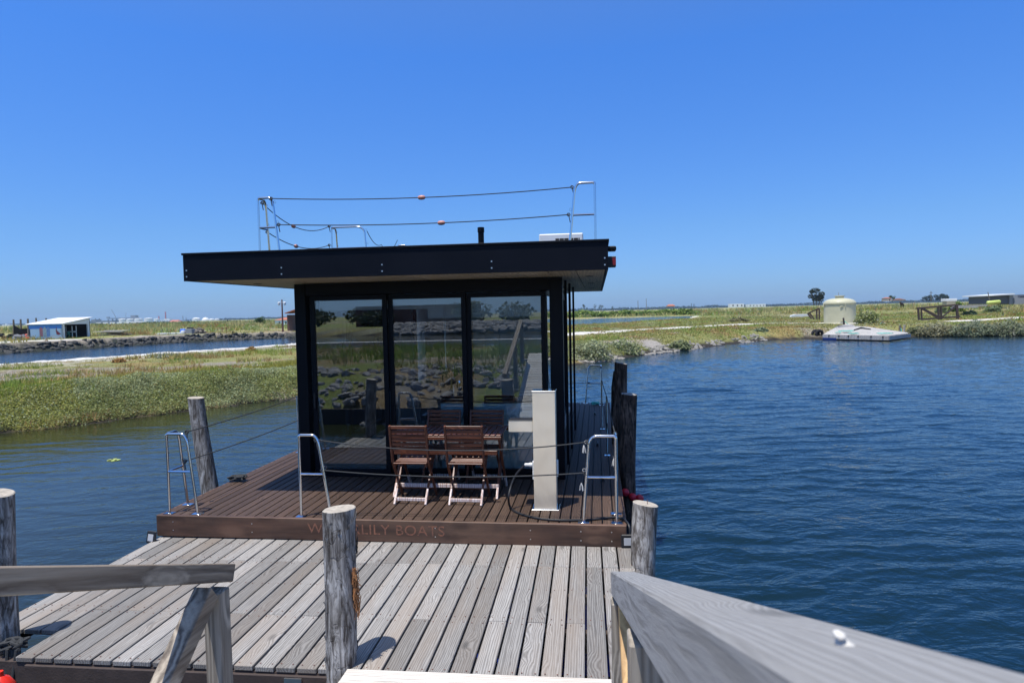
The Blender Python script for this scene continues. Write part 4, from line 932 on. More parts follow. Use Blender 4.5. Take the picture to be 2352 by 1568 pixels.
MB().box((a.x - .02, 11.72, RZ + .18), (.04, .12, .2), None, .006).build('valve_cover', M['white'], ac)
p = bt(1105, 540, Y=10); tag(MB().lathe((p.x, 10, RZ), [(.046, 0), (.046, .50), (.053, .505), (.053, .575), (.044, .58)], 16).build('flue_pipe', M['frame_metal'], None), 'black flue pipe standing on the roof', 'flue')
XF = Matrix.Identity(4)

# ---------------------------------------------------------------- piles
def pile(label, base, top, r0, r1, mat, seed, top_mat='cut_wood', cut=0.0, rough=.06, grp='mooring piles', extra=None):
    base = Vector(base); top = Vector(top); o = thing('mooring_pile', label, 'pile', base, grp); n = 40; m = 46; vs = []; fs = []
    ax = (top - base).normalized(); a = ax.cross(Vector((0, 1, 0))).normalized(); b_ = ax.cross(a)
    for i in range(m + 1):
        t = i / m; c = base.lerp(top, t) + a * (.018 * math.sin(t * 4 + seed)); rr_ = r0 + (r1 - r0) * t
        for k in range(n):
            q = 2 * math.pi * k / n; cx, sy = math.cos(q), math.sin(q)
            d = 1 + rough * (float(fbm(cx * 1.4 + 9 + seed, sy * 1.4 + t * 1.3, 1.3, seed)) - .5) * 2 + rough * .7 * (float(vnoise(cx * 5 + seed + 20, sy * 5 + t * 6, 1.0, seed + 3)) - .5)
            dz = cut * cx * rr_ * (t > .985)
            vs.append(c + (a * cx + b_ * sy) * rr_ * d + ax * dz)
    for i in range(m):
        for k in range(n): fs.append((i * n + k, i * n + (k + 1) % n, (i + 1) * n + (k + 1) % n, (i + 1) * n + k))
    b = MB(); b.add(vs, fs, True); b.build('trunk', M[mat], o)
    # sawn top, slightly uneven
    b = MB(); ring = [Vector(v) for v in vs[-n:]]; cc = sum(ring, Vector()) / n; lip = [cc + (v - cc) * .93 + ax * .006 for v in ring]; inn = [cc + (v - cc) * .45 + ax * (.004 - .006 * random.random()) for v in ring]
    V_ = ring + lip + inn + [cc + ax * .002]
    F_ = [(k, (k + 1) % n, n + (k + 1) % n, n + k) for k in range(n)] + [(n + k, n + (k + 1) % n, 2 * n + (k + 1) % n, 2 * n + k) for k in range(n)] + [(2 * n + k, 2 * n + (k + 1) % n, 3 * n) for k in range(n)]
    b.add(V_, F_, False); b.build('sawn_top', M[top_mat], o)
    return o
pf = pile('thick grey pile with flaking bark in the foreground, left of centre', (-1.725, 4.06, -.4), (-1.66, 4.16, 1.435), .094, .108, 'bark', 3, cut=-.10, rough=.055)
b = MB()
for k in range(90):
    q = Vector((-1.66 + .095 + random.uniform(-.012, .01), 4.16 - .05 + random.uniform(-.03, .03), random.uniform(.80, 1.05))); b.tube([q, q + Vector((random.uniform(-.008, .02), random.uniform(-.02, .02), random.uniform(-.07, .05))), q + Vector((random.uniform(-.01, .028), random.uniform(-.03, .02), random.uniform(-.12, .06)))], .0025, 4)
b.build('bark_fibre', M['fibre'], pf)
b = MB()
for k in range(46):
    a_ = random.uniform(-2.6, .6); z = random.uniform(.35, 1.38); c = Vector((-1.66 - (1.435 - z) * .035, 4.15, z)); d = Vector((math.cos(a_), math.sin(a_), 0)); tn = Vector((-d.y, d.x, 0)); s = random.uniform(.008, .022)
    p0 = c + d * .103; b.add([p0 - tn * s, p0 + tn * s * .7, p0 + tn * s * .8 + Vector((0, 0, s * 3)) + d * .004, p0 - tn * s * .6 + Vector((0, 0, s * 2.4)) + d * .012], [(0, 1, 2, 3)])
b.build('bark_flake', M['bark_pale'], pf)['kind'] = 'stuff'
p = at(0, 1135, Y=4.24); pile('pale bare pile at the left edge of the photo', (p[0] - .1, 4.26, -.4), (p[0] + .0, 4.24, 1.50), .105, .098, 'bark_pale', 11, cut=.12, rough=.04)
t0 = at(452, 913, Y=8.05); t1 = at(481, 1118, Y=8.05); dv = (t1 - t0) / (t0[2] - t1[2]); pile('pale leaning pile beside the left edge of the brown deck', t1 + dv * (t1[2] + .4), t0, .12, .099, 'bark_pale', 17, cut=.16, rough=.05)
t0 = at(1487, 1157, Y=6.0); t1 = at(1478, 1300, Y=5.95); dv = (t1 - t0) / (t0[2] - t1[2]); pr = pile('grey pile with a sawn top at the right corner of the plank pontoon', t1 + dv * (t1[2] + .4), t0, .105, .117, 'bark_pale', 23, cut=.08, rough=.05)
MB().cyl((t0[0], t0[1], t0[2] - .02), .003, .06, 6).build('nail', M['rust'], pr)
t0 = at(1443, 905, Y=8.6); pile('tall brown pile with peeling bark right of the walkway', (t0[0] - .02, 8.6, -.4), t0, .105, .106, 'bark_dark', 31, top_mat='bark', cut=.08, rough=.07)
t0 = at(1426, 834, Y=10.4); pile('farthest dark brown pile with a broken top, right of the walkway', (t0[0], 10.4, -.4), t0, .115, .098, 'bark_dark', 37, top_mat='bark', cut=.2, rough=.12)
b = MB(); c = at(1409, 848, Y=10.4); b.tube([(c[0] + .02, 10.38, -.3), (c[0] + .0, 10.38, 1.0), (c[0] + .02, 10.38, 1.5), (c[0] + .05, 10.38, 1.74), (c[0] + .09, 10.38, 1.78)], [.06, .055, .06, .055, .03], 12)
tag(b.build('pile_stump', M['bark_dark'], None), 'shorter dark stake fused to the left side of the farthest pile', 'pile')
# red fenders round the brown pile
o = thing('red_fender', 'string of red fenders round the foot of the tall brown pile', 'fender', at(1455, 1140, Y=8.3))
for px, py in ((1436, 1130), (1453, 1141), (1469, 1144)):
    c = Vector(at(px, py, Y=8.45)); d = Vector((.09, 0, -.03)); MB().tube([c + d * t for t in (-.55, -.5, -.3, 0, .3, .5, .55)], [.008, .025, .045, .052, .045, .025, .008], 12).build('fender', M['red'], o)
# floodlights
def flood(label, c, rz, tilt):
    o = thing('floodlight', label, 'floodlight', c, 'floodlights on the pontoon corners'); R = Matrix.Rotation(rad(rz), 3, 'Z') @ Matrix.Rotation(rad(tilt), 3, 'X'); c = Vector(c)
    MB().box(c + R @ Vector((0, 0, .066)), (.125, .022, .13), R, .008).build('housing', M['black'], o); MB().box(c + R @ Vector((0, -.0125, .062)), (.074, .004, .072), R, .002).build('glass', M['lamp_glass'], o)
    b = MB(); b.tube([c + R @ Vector((-.058, .0, .05)), c + Vector((-.058, .03, .004)), c + Vector((.058, .03, .004)), c + R @ Vector((.058, .0, .05))], .005, 6); b.build('bracket', M['black'], o)
flood('small black floodlight at the left rear corner of the plank pontoon', at(346, 1248, Y=6.33), -14, -12)
flood('small black floodlight at the right end of the brown fascia', at(1442, 1258, Y=6.36), 3, -6)

# ---------------------------------------------------------------- gangway
SL = .383; gz_ = lambda y: 1.47 - (y - 3.1) * SL          # top of the handrails
DK = lambda y: gz_(y) - 1.03                             # walking surface
gw = thing('gangway', 'timber gangway with heavy handrails sloping down to the plank pontoon', 'gangway', (-.85, 2.2, .9))
def rail(x0, x1, y0, y1, hgt, mat, lift=0):
    a = Vector(((x0 + x1) / 2, y0, gz_(y0) + lift - hgt / 2)); b_ = Vector(((x0 + x1) / 2, y1, gz_(y1) - hgt / 2)); d = b_ - a
    bx = MB().beam((0, 0, 0), (0, d.length, 0), x1 - x0, hgt, (0, 0, 1), .004); me = bx.mesh('handrail')
    o = link('handrail', me, M[mat], gw, (a + b_) / 2 - d / 2); o.rotation_euler = (math.atan2(d.z, d.y), 0, 0); return o
rail(.090, .205, .12, 3.1, .105, 'rail_light', .008); rail(-1.93, -1.833, .3, 3.13, .088, 'rail_wood')
def post(x, y, mat='post_wood'):
    MB().box((x, y, (gz_(y) - .1 + DK(y)) / 2 - .04), (.09, .09, gz_(y) - .1 - DK(y) + .02), None, .004).build('post', M[mat], gw)
for y in (3.0, 1.6, .35): post(.13, y); 
for y in (3.01, 1.6, .35): post(-1.865, y)
for x, m_ in ((.16, 'new_wood'), (-1.865, 'post_wood')):
    a = Vector((x - .0, 2.93, gz_(2.93) - .135)); b_ = Vector((x, 2.16, DK(2.16))); MB().beam(a, b_, .09, .09, (0, -.5, 1), .004).build('brace', M['rail_wood' if x < 0 else m_], gw)
for x in (-1.72, -.02): MB().beam((x, -.1, DK(-.1) - .12), (x, 3.92, DK(3.92) - .1), .07, .16, (0, 0, 1), .004).build('side_beam', M['rail_wood'], gw)
k = 0
y = 3.70
while y > -.1:
    MB().box((-.86, y, DK(y) - .016), (1.78, .118, .032), (-math.atan(SL), 0, 0), .003).build('tread', M['grey_woodX'], gw); y -= .125
MB().box((-.75, 3.972, .392), (1.72, .13, .04), None, .004).build('end_board', M['grey_woodX'], gw)
MB().box((-.75, 3.84, .395), (1.72, .118, .04), None, .004).build('end_board', M['grey_woodX'], gw)
c = at(1968, 1500, z=2.42); 
c = Vector((.150, 0, 0)); yy = None
for q in np.linspace(.15, 1.2, 200):
    s_ = prj((.150, q, gz_(q)))
    if s_[1] <= 1520: yy = q; break
b = MB(); v_, f_ = rock_mesh(61)
for dx, dz, q in ((0, 0, .0075), (.006, -.002, .005), (-.003, .007, .0048)): b.add([(.155 + dx + p_[0] * q, yy + p_[1] * q, gz_(yy) + .010 + dz + p_[2] * q) for p_ in v_], [tuple(int(i) for i in t_) for t_ in f_], True)
tag(b.build('bird_dropping', M['rope_light'], None), 'small white blob of dried dropping on the near end of the right handrail', 'dropping')
# boardwalk landing behind, seen in the glass
bw = thing('boardwalk', 'grey plank boardwalk behind the gangway, mirrored in the glass doors', 'boardwalk', (-.8, -6, 1.0))
for i in range(92): MB().box((-.6, -.2 - i * .13, 1.47 if i < 0 else max(1.1, 1.5 - i * .02)), (2.6, .12, .03), None, .002).build('plank', M['grey_woodX'], bw)
for x in (-1.8, .7): MB().beam((x, -.15, 1.38), (x, -12, .98), .07, .15).build('side_beam', M['rail_wood'], bw)
MB().box((-5, .62, .18), (16, .06, .42), None, .004).build('retaining_board', M['dark_wood'], None)
o = bpy.data.objects['retaining_board']; tag(o, 'dark retaining board along the near shore, mirrored in the doors', 'board')
tag(MB().box((-8, -21.2, 1.06), (60, 1.1, .22)).build('quay', M['concrete'], None), 'pale quay strip beyond the grass, mirrored in the doors', 'quay')
# black rope and red buoy at the left pile
p = at(40, 1490, Y=4.12); rp = heap((-4.12, 4.14, PZ + .0), .06, 'rope', 'black rope wound at the foot of the pale pile at the left edge', n=6, r=.012)
b = MB(); b.tube(sag((-4.12, 4.08, .43), (-4.10, 4.02, .05), 0, 6), .012, 6); b.tube(sag((-4.05, 4.08, .43), (-4.06, 4.0, .05), 0, 6), .010, 6); tag(b.build('hanging_rope', M['rope'], None), 'two strands of black rope hanging over the left pontoon edge', 'rope')
c = Vector(at(8, 1572, Y=3.7)); tag(MB().lathe((c.x - .02, c.y, c.z - .14), [(.01, 0), (.06, .03), (.085, .08), (.08, .13), (.05, .18), (.02, .2), (.018, .23)], 20).build('buoy', M['orange_red'], None), 'red buoy in the bottom left corner of the photo', 'buoy')
c = at(258, 1055, z=.01); b = MB()
for k in range(9): q = random.uniform(0, 6.3); s = random.uniform(.02, .12); b.cyl((c[0] + s * 1.4 * math.cos(q), c[1] + s * math.sin(q), .004), random.uniform(.02, .06), .008, 8)
tag(b.build('floating_weed', M['yellow_green'], None), 'small yellow green weed patch floating on the left channel', 'weed')

# ---------------------------------------------------------------- far shore, left
def gp(px, py, z=.95, dz=0):
    """ground point under a pixel, dropped onto the terrain"""
    p = at(px, py, z=z); return Vector((p[0], p[1], max(gz(p), z - .12) + dz))
def boxpx(b, px0, px1, py0, py1, Y, dep, bev=0):
    """box facing the camera filling px0..px1, py0..py1 at distance Y"""
    p = at((px0 + px1) / 2, (py0 + py1) / 2, Y=Y); k = Y / F
    return b.box((p[0], Y + dep / 2, p[2]), ((px1 - px0) * k, dep, (py1 - py0) * k), None, bev)
# boathouse
c0 = Vector(at(143, 777.5, z=.95)); c1 = Vector(at(208, 773.3, z=.95)); c2 = Vector(at(67.8, 779.7, z=.95))
c0.z = c1.z = c2.z = .9
hgt0 = 37.5 * c0.y / F; hgt1 = 48 * c1.y / F
hut = thing('boathouse', 'white open boathouse with blue mural wall on the far left bank', 'boathouse', (c0 + c1 + c2) / 3)
c3 = c2 + (c1 - c0); up = Vector((0, 0, 1)); fw = (c1 - c0); L_ = fw.length; fd = fw.normalized(); sd = (c2 - c0).normalized(); ins = sd
def wallq(b, p, q, h0, h1, t, nrm):
    n_ = Vector(nrm) * t; vs = [p, q, q + up * h1, p + up * h0]; vs += [v + n_ for v in vs]
    return b.add(vs, [(0, 1, 2, 3), (7, 6, 5, 4), (0, 4, 5, 1), (1, 5, 6, 2), (2, 6, 7, 3), (3, 7, 4, 0)])
inn = fd                                                      # into the building from the mural wall
b = MB(); wallq(b, c2 , c0, hgt0, hgt0, .15, fd); wallm = b.build('mural_wall', plain('mural_pale_blue', (.66, .83, .97), .8, var=.1, scale=.5), hut)
b = MB(); wallq(b, c2 - fd * .02 + up * (hgt0 - .5), c0 - fd * .02 + up * (hgt0 - .5), .48, .48, .018, fd); b.build('mural_sky_band', plain('mural_deep_blue', (.08, .27, .75), .8, var=.1), wallm)
# painted beach cabins and sail boat on the mural
def mural(u, v0, w, h, col, nm):                               # u along the wall from c2, v up
    wl = (c0 - c2).length; wd = (c0 - c2).normalized(); p = c2 + wd * (u * wl) + up * v0; b = MB()
    b.add([p - fd * .03, p + wd * w - fd * .03, p + wd * w + up * h - fd * .03, p + wd * w * .5 + up * (h + .22) - fd * .03, p + up * h - fd * .03], [(0, 1, 2, 3, 4)]); return b.build(nm, plain('mural_' + nm, col, .8, var=.4, scale=9), wallm)
for u, col in ((.32, (.62, .25, .25)), (.43, (.55, .62, .60)), (.54, (.28, .42, .68))): mural(u, .35, .34, .95, col, 'painted_cabin')
b = MB(); wd = (c0 - c2).normalized(); p = c2 + wd * ((c0 - c2).length * .84) + up * .55 - fd * .03
b.add([p, p + wd * .2 + up * -.05, p + wd * .45 + up * .06, p + wd * .3 + up * .22, p + wd * .02 + up * .5, p + wd * .05 + up * 1.0, p - wd * .08 + up * .5], [tuple(range(7))]); b.build('painted_sail', plain('mural_sail', (.35, .08, .1), .8, var=.5, scale=9), wallm)
b = MB(); b.add([c2 + up * .02 - fd * .028 + wd * .8, c0 + up * .02 - fd * .028, c0 + up * .35 - fd * .028, c0 - wd * 1 + up * .5 - fd * .028, c2 + up * .15 - fd * .028 + wd * 1.6], [tuple(range(5))]); b.build('painted_surf', M['white'], wallm)
jamb = .32; b = MB(); wallq(b, c0, c0 + fd * jamb * 2.0, hgt0, hgt0 + .1, .15, sd); wallq(b, c1 - fd * jamb * 1.6, c1, hgt1 - .12, hgt1, .15, sd)
p = c0 + fd * jamb * 2; q = c1 - fd * jamb * 1.6; oh = hgt0 * .97
vs = [p + up * oh, q + up * oh, q + up * (hgt1 - .12), p + up * (hgt0 + .1)]; vs += [v + sd * .15 for v in vs]; b.add(vs, [(0, 1, 2, 3), (7, 6, 5, 4), (0, 4, 5, 1), (1, 5, 6, 2), (2, 6, 7, 3), (3, 7, 4, 0)])
b.build('front_wall', M['white'], hut)
b = MB(); wallq(b, c1, c3, hgt1, hgt1, -.15, fd); wallq(b, c2, c3, hgt0, hgt1, -.12, sd); b.build('rear_wall', M['dark_open'], hut)  # near-black colour stands in for the shade inside the boathouse
b = MB(); e0 = c2 + up * (hgt0 + .02) - fd * .35 + sd * .25; e1 = c0 + up * (hgt0 + .02) - fd * .35 - sd * .3; e2 = c1 + up * (hgt1 + .06) + fd * .15 - sd * .3; e3 = c3 + up * (hgt1 + .06) + fd * .15 + sd * .25
vs = [e0, e1, e2, e3]; vs += [v + up * .06 for v in vs]; b.add(vs, [(3, 2, 1, 0), (4, 5, 6, 7), (0, 1, 5, 4), (1, 2, 6, 5), (2, 3, 7, 6), (3, 0, 4, 7)]); b.build('roof', M['white'], hut)
MB().box((c0 + c3) / 2 + up * .03, (3.0, 3.6, .04)).build('floor', M['dark_wood'], hut)
b = MB(); wallq(b, c2 + fd * .2, c0 + fd * .2, hgt0 - .05, hgt0 - .05, .05, fd); b.build('lining', M['dark_open'], hut)  # added dark sheet behind the mural wall, interior shade put into its colour
# stacked white plastic tables in the opening
def table(c, flip, lab):
    o = thing('plastic_table', lab, 'table', c, 'white plastic tables stacked in the boathouse'); s = -1 if flip else 1; z0 = c[2] + (.0 if flip else .68)
    MB().box((c[0], c[1], z0), (1.3, .8, .05), (0, 0, .3)).build('table_top', M['offwhite'], o)
    for i in (-1, 1):
        for j in (-1, 1): MB().box((c[0] + i * .55, c[1] + j * .32 + i * .17, z0 + (.34 if flip else -.34)), (.07, .07, .66)).build('leg', M['offwhite'], o)
p = c0.lerp(c1, .52) + sd * .9 ; p.z = .98
table(p, False, 'white plastic table standing at the bottom of the stack'); table(p + up * .76, True, 'white plastic table turned upside down on top of the stack')
p2 = c0.lerp(c1, .40) + sd * .5; p2.z = .95
o = thing('plastic_chair', 'teal plastic chair left of the white tables', 'chair', p2); MB().box(p2 + up * .4, (.4, .4, .04)).build('seat', M['teal_plastic'], o); MB().box(p2 + up * .6 + Vector((-.18, .1, 0)), (.05, .4, .4)).build('backrest', M['teal_plastic'], o)
for i in (-1, 1):
    for j in (-1, 1): MB().box(p2 + up * .2 + Vector((i * .17, j * .17, 0)), (.04, .04, .38)).build('leg', M['teal_plastic'], o)
# stakes, net, debris left of the hut
labs = ['leftmost dark timber stake left of the boathouse', 'second dark timber stake left of the boathouse', 'timber stake just left of the mural wall', 'dark stake top showing above the boathouse roof, left one', 'short stake top showing above the middle of the boathouse roof']
for (px, t, lab) in zip((30, 46.5, 63, 82, 105), (733.7, 733, 732, 730, 730.7), labs):
    Y = 75 if px < 70 else 82; q = at(px, t, Y=Y); b = MB(); b.tube([(q[0], Y, .8), (q[0] + .05, Y, q[2])], [.12, .10], 8); tag(b.build('stake', M['mid_wood'], None), lab, 'stake', 'stakes behind the boathouse')
p0, p1, p2_ = at(31, 770, Y=74.5), at(46, 757, Y=74.8), at(64, 772, Y=75.2)
b = MB(); u0, u1, u2 = at(31, 746, Y=74.5), at(46, 755, Y=74.8), at(64, 754, Y=75.2); b.add([p0, at(46, 774, Y=74.8), u1, u0, p2_, u2], [(0, 1, 2, 3), (1, 4, 5, 2)]); bm_ = b.v; b.add([Vector(v) + Vector((0, .04, 0)) for v in bm_[:6]], [(3, 2, 1, 0), (2, 5, 4, 1)])
tag(b.build('net_screen', M['net'], None), 'black net sagging between the stakes left of the boathouse', 'net')
def debris(name, px0, px1, py, n, mat, label, hh=.5, cat='debris', z=.95):
    b = MB()
    for k in range(n):
        q = gp(random.uniform(px0, px1), py + random.uniform(-1.5, .5), z); b.box(q + Vector((0, 0, random.uniform(.05, hh))), (random.uniform(.2, .9), random.uniform(.2, .5), random.uniform(.1, .4)), (random.uniform(-.5, .5), random.uniform(-.5, .5), random.uniform(0, 3)), .03)
    return tag(b.build(name, M[mat], None), label, cat, kind='stuff')
debris('debris_pile', 36, 64, 779, 9, 'orange_red', 'heap of red and orange fishing gear left of the boathouse', .5)
debris('timber_scraps', 34, 62, 780, 22, 'mid_grey', 'grey scrap timber heaped below the red gear', .5)
debris('dark_scraps', 0, 40, 778, 16, 'net', 'dark scrap and netting at the far left bank', .5)
# timber stack right of the hut
ts = thing('timber_stack', 'stack of weathered planks lying right of the boathouse', 'timber stack', gp(262, 773))
base = gp(262, 773)
for k in range(11): q = base + Vector((random.uniform(-.5, .5), random.uniform(-.6, .6), .12 + k * .06)); MB().box(q, (3.4 + random.uniform(-.8, .8), .35, .06), (0, random.uniform(-.03, .03), random.uniform(-.15, .1)), .01).build('plank', M['mid_wood' if k < 8 else 'raft_wood'], ts)
base = gp(392, 767.5); pk = thing('pallets', 'low row of pale pallets on the path left of the wrapped bundle', 'pallets', base)
for k in range(5): MB().box(base + Vector((-1.4 + k * .72, random.uniform(-.2, .2), .12)), (.66, .9, .16), (0, 0, random.uniform(-.2, .2)), .02).build('pallet', M['offwhite'], pk)
base = gp(430, 766.5); tote = thing('wrapped_bundle', 'blue and white wrapped bundle beside a grey crate on the left bank', 'bundle', base); k_ = base.y / F
MB().box(base + Vector((-9 * k_, 0, 6 * k_)), (12 * k_, .8, 12 * k_), (0, .05, .1), .06).build('blue_wrap', M['wrap_blue'], tote); MB().box(base + Vector((-4 * k_, -.5, 4 * k_)), (9 * k_, .5, 8 * k_), (0, -.1, 0), .06).build('white_wrap', M['white'], tote)
MB().box(base + Vector((9 * k_, 0, 6 * k_)), (16 * k_, .9, 12 * k_), (0, 0, .05), .03).build('crate', M['mid_grey'], tote); MB().box(base + Vector((8 * k_, 0, 13.5 * k_)), (12 * k_, .7, 3 * k_), (0, .05, .1), .05).build('black_cover', M['net'], tote)
debris('log_pile', 450, 466, 766.5, 10, 'mid_wood', 'small heap of logs right of the grey crate', .6)
base = gp(510, 764); b = MB(); k_ = base.y / F
for i in (-1, 0, 1):
    for j in (0, 1.2): b.tube([base + Vector((i * 11 * k_, j, 0)), base + Vector((i * 11 * k_, j, 12 * k_))], .025, 5)
for z in (.02, 12 * k_): 
    for j in (0, 1.2): b.tube([base + Vector((-11 * k_, j, z)), base + Vector((11 * k_, j, z))], .025, 5)
tag(b.build('metal_frame', M['rust'], None), 'thin rusty metal frame standing on the left bank path', 'frame')
# lamp pole with cameras
q = at(649.5, 758, Y=88); t_ = at(647.5, 688, Y=88); lp = thing('camera_pole', 'brown timber pole with two white domed cameras near the cabin', 'pole', (q[0], 88, .9))
MB().tube([(q[0], 88, .8), (t_[0], 88, t_[2])], [.13, .09], 10).build('post', M['rust'], lp)
z = at(648, 694, Y=88)[2]; MB().box((t_[0], 87.95, z), (1.0, .06, .07)).build('arm', M['white'], lp)
for s in (-.42, .42): MB().lathe((t_[0] + s, 87.95, z - .42), [(.05, 0), (.16, .07), (.19, .18), (.19, .38), (.1, .44)], 12).build('dome_camera', M['white'], lp)

def tree(label, px, py, py_top, w, Y=None, col=(.05, .075, .03), z=.9, n=900, trunk_frac=.3, size=None, group=None, lobes=7, name='tree', flat=1.0, trunks=1):
    base = at(px, py, Y=Y) if Y else at(px, py, z=z); D = base[1]; k = D / F; H = (py - py_top) * k; Wd = w * k
    base = Vector((base[0], D, min(base[2], gz(base)) if not Y else base[2])); o = thing(name, label, 'tree', base, group); r_ = random.Random(px)
    b = MB(); tops = []
    for t in range(trunks):
        x0 = (t - (trunks - 1) / 2) * Wd * .25
        b.tube([base + Vector((x0 * .6, 0, -.3)), base + Vector((x0, 0, H * .35)), base + Vector((x0 * 1.4, 0, H * .8))], [H * .03, H * .022, H * .008], 7)
        for q in range(4): a = r_.uniform(0, 6.3); b.tube([base + Vector((x0, 0, H * .35)), base + Vector((x0 + Wd * .3 * math.cos(a), Wd * .2 * math.sin(a), H * r_.uniform(.55, .8)))], [H * .013, H * .006], 5)
    b.build('trunk', M['mid_wood'], o)
    P = []; sh = []
    for q in range(lobes):
        c = np.array([r_.uniform(-.34, .34) * Wd, r_.uniform(-.25, .25) * Wd, H * r_.uniform(trunk_frac + .12, .88)]); rr_ = Wd * r_.uniform(.16, .27)
        m = n // lobes; d = RNG.normal(size=(m, 3)); d /= np.linalg.norm(d, axis=1)[:, None]; d *= RNG.uniform(.35, 1, m)[:, None] ** .5
        P.append(c + d * rr_ * np.array([1, 1, .8 * flat])); sh.append(np.full(m, r_.uniform(.75, 1.25)))
    P = np.concatenate(P); P[:, 2] = np.clip(P[:, 2], H * trunk_frac, H); sh = np.concatenate(sh)[:, None]
    me = leaves('crown', P, size or max(.1, Wd * .045), np.array(col) * sh, jitter=.35); link('crown', me, M['leaf'], o, base); return o
tree('round green tree standing alone in the left meadow', 597, 747, 725.6, 27, z=.9, col=(.06, .11, .03), n=1600, trunk_frac=.05, lobes=9, flat=1.2)
# red roofed house and brown shed beside the cabin edge
def house(label, px0, px1, py_b, py_e, py_r, Y, dep, wall='stone_wall', roof='roof_tile', wins=((.3, .5, .12, .3), (.65, .5, .12, .3)), hip=.12, name='house', chim=False):
    k = Y / F; a = at(px0, py_b, Y=Y); c = at(px1, py_b, Y=Y); zb = (a[2] + c[2]) / 2; he = (py_b - py_e) * k; hr = (py_b - py_r) * k; x0, x1 = a[0], c[0]; w = x1 - x0
    o = thing(name, label, 'house', ((x0 + x1) / 2, Y + dep / 2, zb))
    MB().box(((x0 + x1) / 2, Y + dep / 2, zb + he / 2), (w, dep, he)).build('wall', M[wall], o)
    e = w * .04; b = MB(); vs = [(x0 - e, Y - e, zb + he), (x1 + e, Y - e, zb + he), (x1 + e, Y + dep + e, zb + he), (x0 - e, Y + dep + e, zb + he), (x0 + w * hip, Y + dep / 2, zb + hr), (x1 - w * hip, Y + dep / 2, zb + hr)]
    b.add(vs, [(0, 1, 5, 4), (1, 2, 5), (2, 3, 4, 5), (3, 0, 4), (3, 2, 1, 0)]); rf = b.build('roof', M[roof], o)
    if chim: MB().box((x0 + w * .6, Y + dep * .6, zb + hr * 1.05), (w * .05, w * .05, hr * .5)).build('chimney', M['white'], rf)
    for (u, v, ww, hh) in wins: MB().box((x0 + w * u, Y - .012, zb + he * v), (w * ww, .05, he * hh)).build('window', M['dark_open'], o)
    return o
house('pale house with terracotta roof behind the camera pole', 632, 672, 746, 734, 728, 150, 8, wall='white', chim=True, wins=((.62, .45, .09, .35), (.25, .45, .07, .4)))
b = MB(); boxpx(b, 659, 672, 722, 760, 92, 3); sh = b.build('wall', plain('shed_boards', (.12, .06, .04), .8, var=.3, scale=5, bump=.3), thing('brown_shed', 'brown timber shed touching the left edge of the cabin', 'shed', Vector(at(665, 758, Y=92))))
b = MB(); p = at(658, 720, Y=91.5); b.add([(p[0] - .2, 91.3, p[2]), (p[0] + 1.6, 91.3, p[2] + .55), (p[0] + 1.6, 95.2, p[2] + .55), (p[0] - .2, 95.2, p[2]), (p[0] - .2, 91.3, p[2] + .1), (p[0] + 1.6, 91.3, p[2] + .65), (p[0] + 1.6, 95.2, p[2] + .65), (p[0] - .2, 95.2, p[2] + .1)], [(0, 3, 2, 1), (4, 5, 6, 7), (0, 1, 5, 4), (1, 2, 6, 5), (2, 3, 7, 6), (3, 0, 4, 7)]); b.build('roof', M['roof_tile'], bpy.data.objects['brown_shed'])

# port skyline
YP = 2400
def hz(px): 
    u = (px - 1176) * CR[2] + F * CW[2]; return 784 + u / CU[2]
def pt(px, dy, Y): return Vector(at(px, hz(px) - dy, Y=Y))            # dy pixels above the horizon
def ptank(px0, px1, top, lab, Y=YP, dome=.12, grp='white storage tanks of the port', base=-2):
    c = pt((px0 + px1) / 2, base, Y); r = (px1 - px0) / 2 * Y / F; h = (top - base) * Y / F
    return tag(MB().lathe((c.x, Y + r, c.z), [(r, 0), (r, h * (1 - dome)), (r * 1.01, h * (1 - dome)), (r * .7, h * (1 - dome * .35)), (r * .1, h)], 24).build('storage_tank', M['tank_ind'], None), lab, 'tank', grp)
hb = lambda y, px: hz(px) - y
names = ['leftmost white storage tank on the skyline, left of the block building', 'second white storage tank from the left, under the block building', 'third white storage tank, right under the block building', 'wide domed storage tank fourth from the left', 'narrow storage tank fifth from the left, beside a red chimney']
for (x0, x1, t_), lab in zip(((268, 284, 731), (285, 302, 731), (303, 322, 730), (325, 345, 729), (350, 363, 730.5)), names): ptank(x0, x1, hb(t_, (x0 + x1) / 2), lab)
for (x0, x1, t_, dm), lab in zip(((437, 455, 728.5, .3), (459, 476, 728, .7), (477, 489, 731, .3), (490, 501, 731, .2)), ('white domed tank right of the dark refinery', 'round topped white spherical tank on the skyline', 'low white tank right of the round topped one', 'last low white tank on the right of the skyline group')): ptank(x0, x1, hb(t_, (x0 + x1) / 2), lab, dome=dm)
o = thing('port_conveyor', 'long grey conveyor gallery on legs on the port skyline', 'conveyor', pt(280, -1, YP)); b = MB(); boxpx(b, 245, 318, 729.5, 731.8, YP + 20, 20); b.build('gallery', M['ind_grey'], o)
for px in range(247, 318, 10): b = MB(); boxpx(b, px, px + 1.4, 731.8, 742, YP + 25, 5); b.build('leg', M['ind_grey'], o)
b = MB(); boxpx(b, 244, 250, 727.5, 731, YP + 25, 8); b.build('head_house', M['ind_grey'], o)
b = MB(); boxpx(b, 299, 311, 723.6, 733, YP + 60, 20); boxpx(b, 297, 314, 730.5, 733, YP + 58, 20); tag(b.build('block_building', M['mid_grey'], None), 'pale grey block building above the conveyor on the skyline', 'building')
def lattice(label, pts, wd, mat='ind_grey', cat='crane', name='crane', Y=YP):
    b = MB(); P = [Vector(at(x, y, Y=Y)) for x, y in pts]
    for q, r_ in zip(P[:-1], P[1:]): b.beam(q, r_, wd, wd, (0, 1, 0))
    return tag(b.build(name, M[mat], None), label, cat)
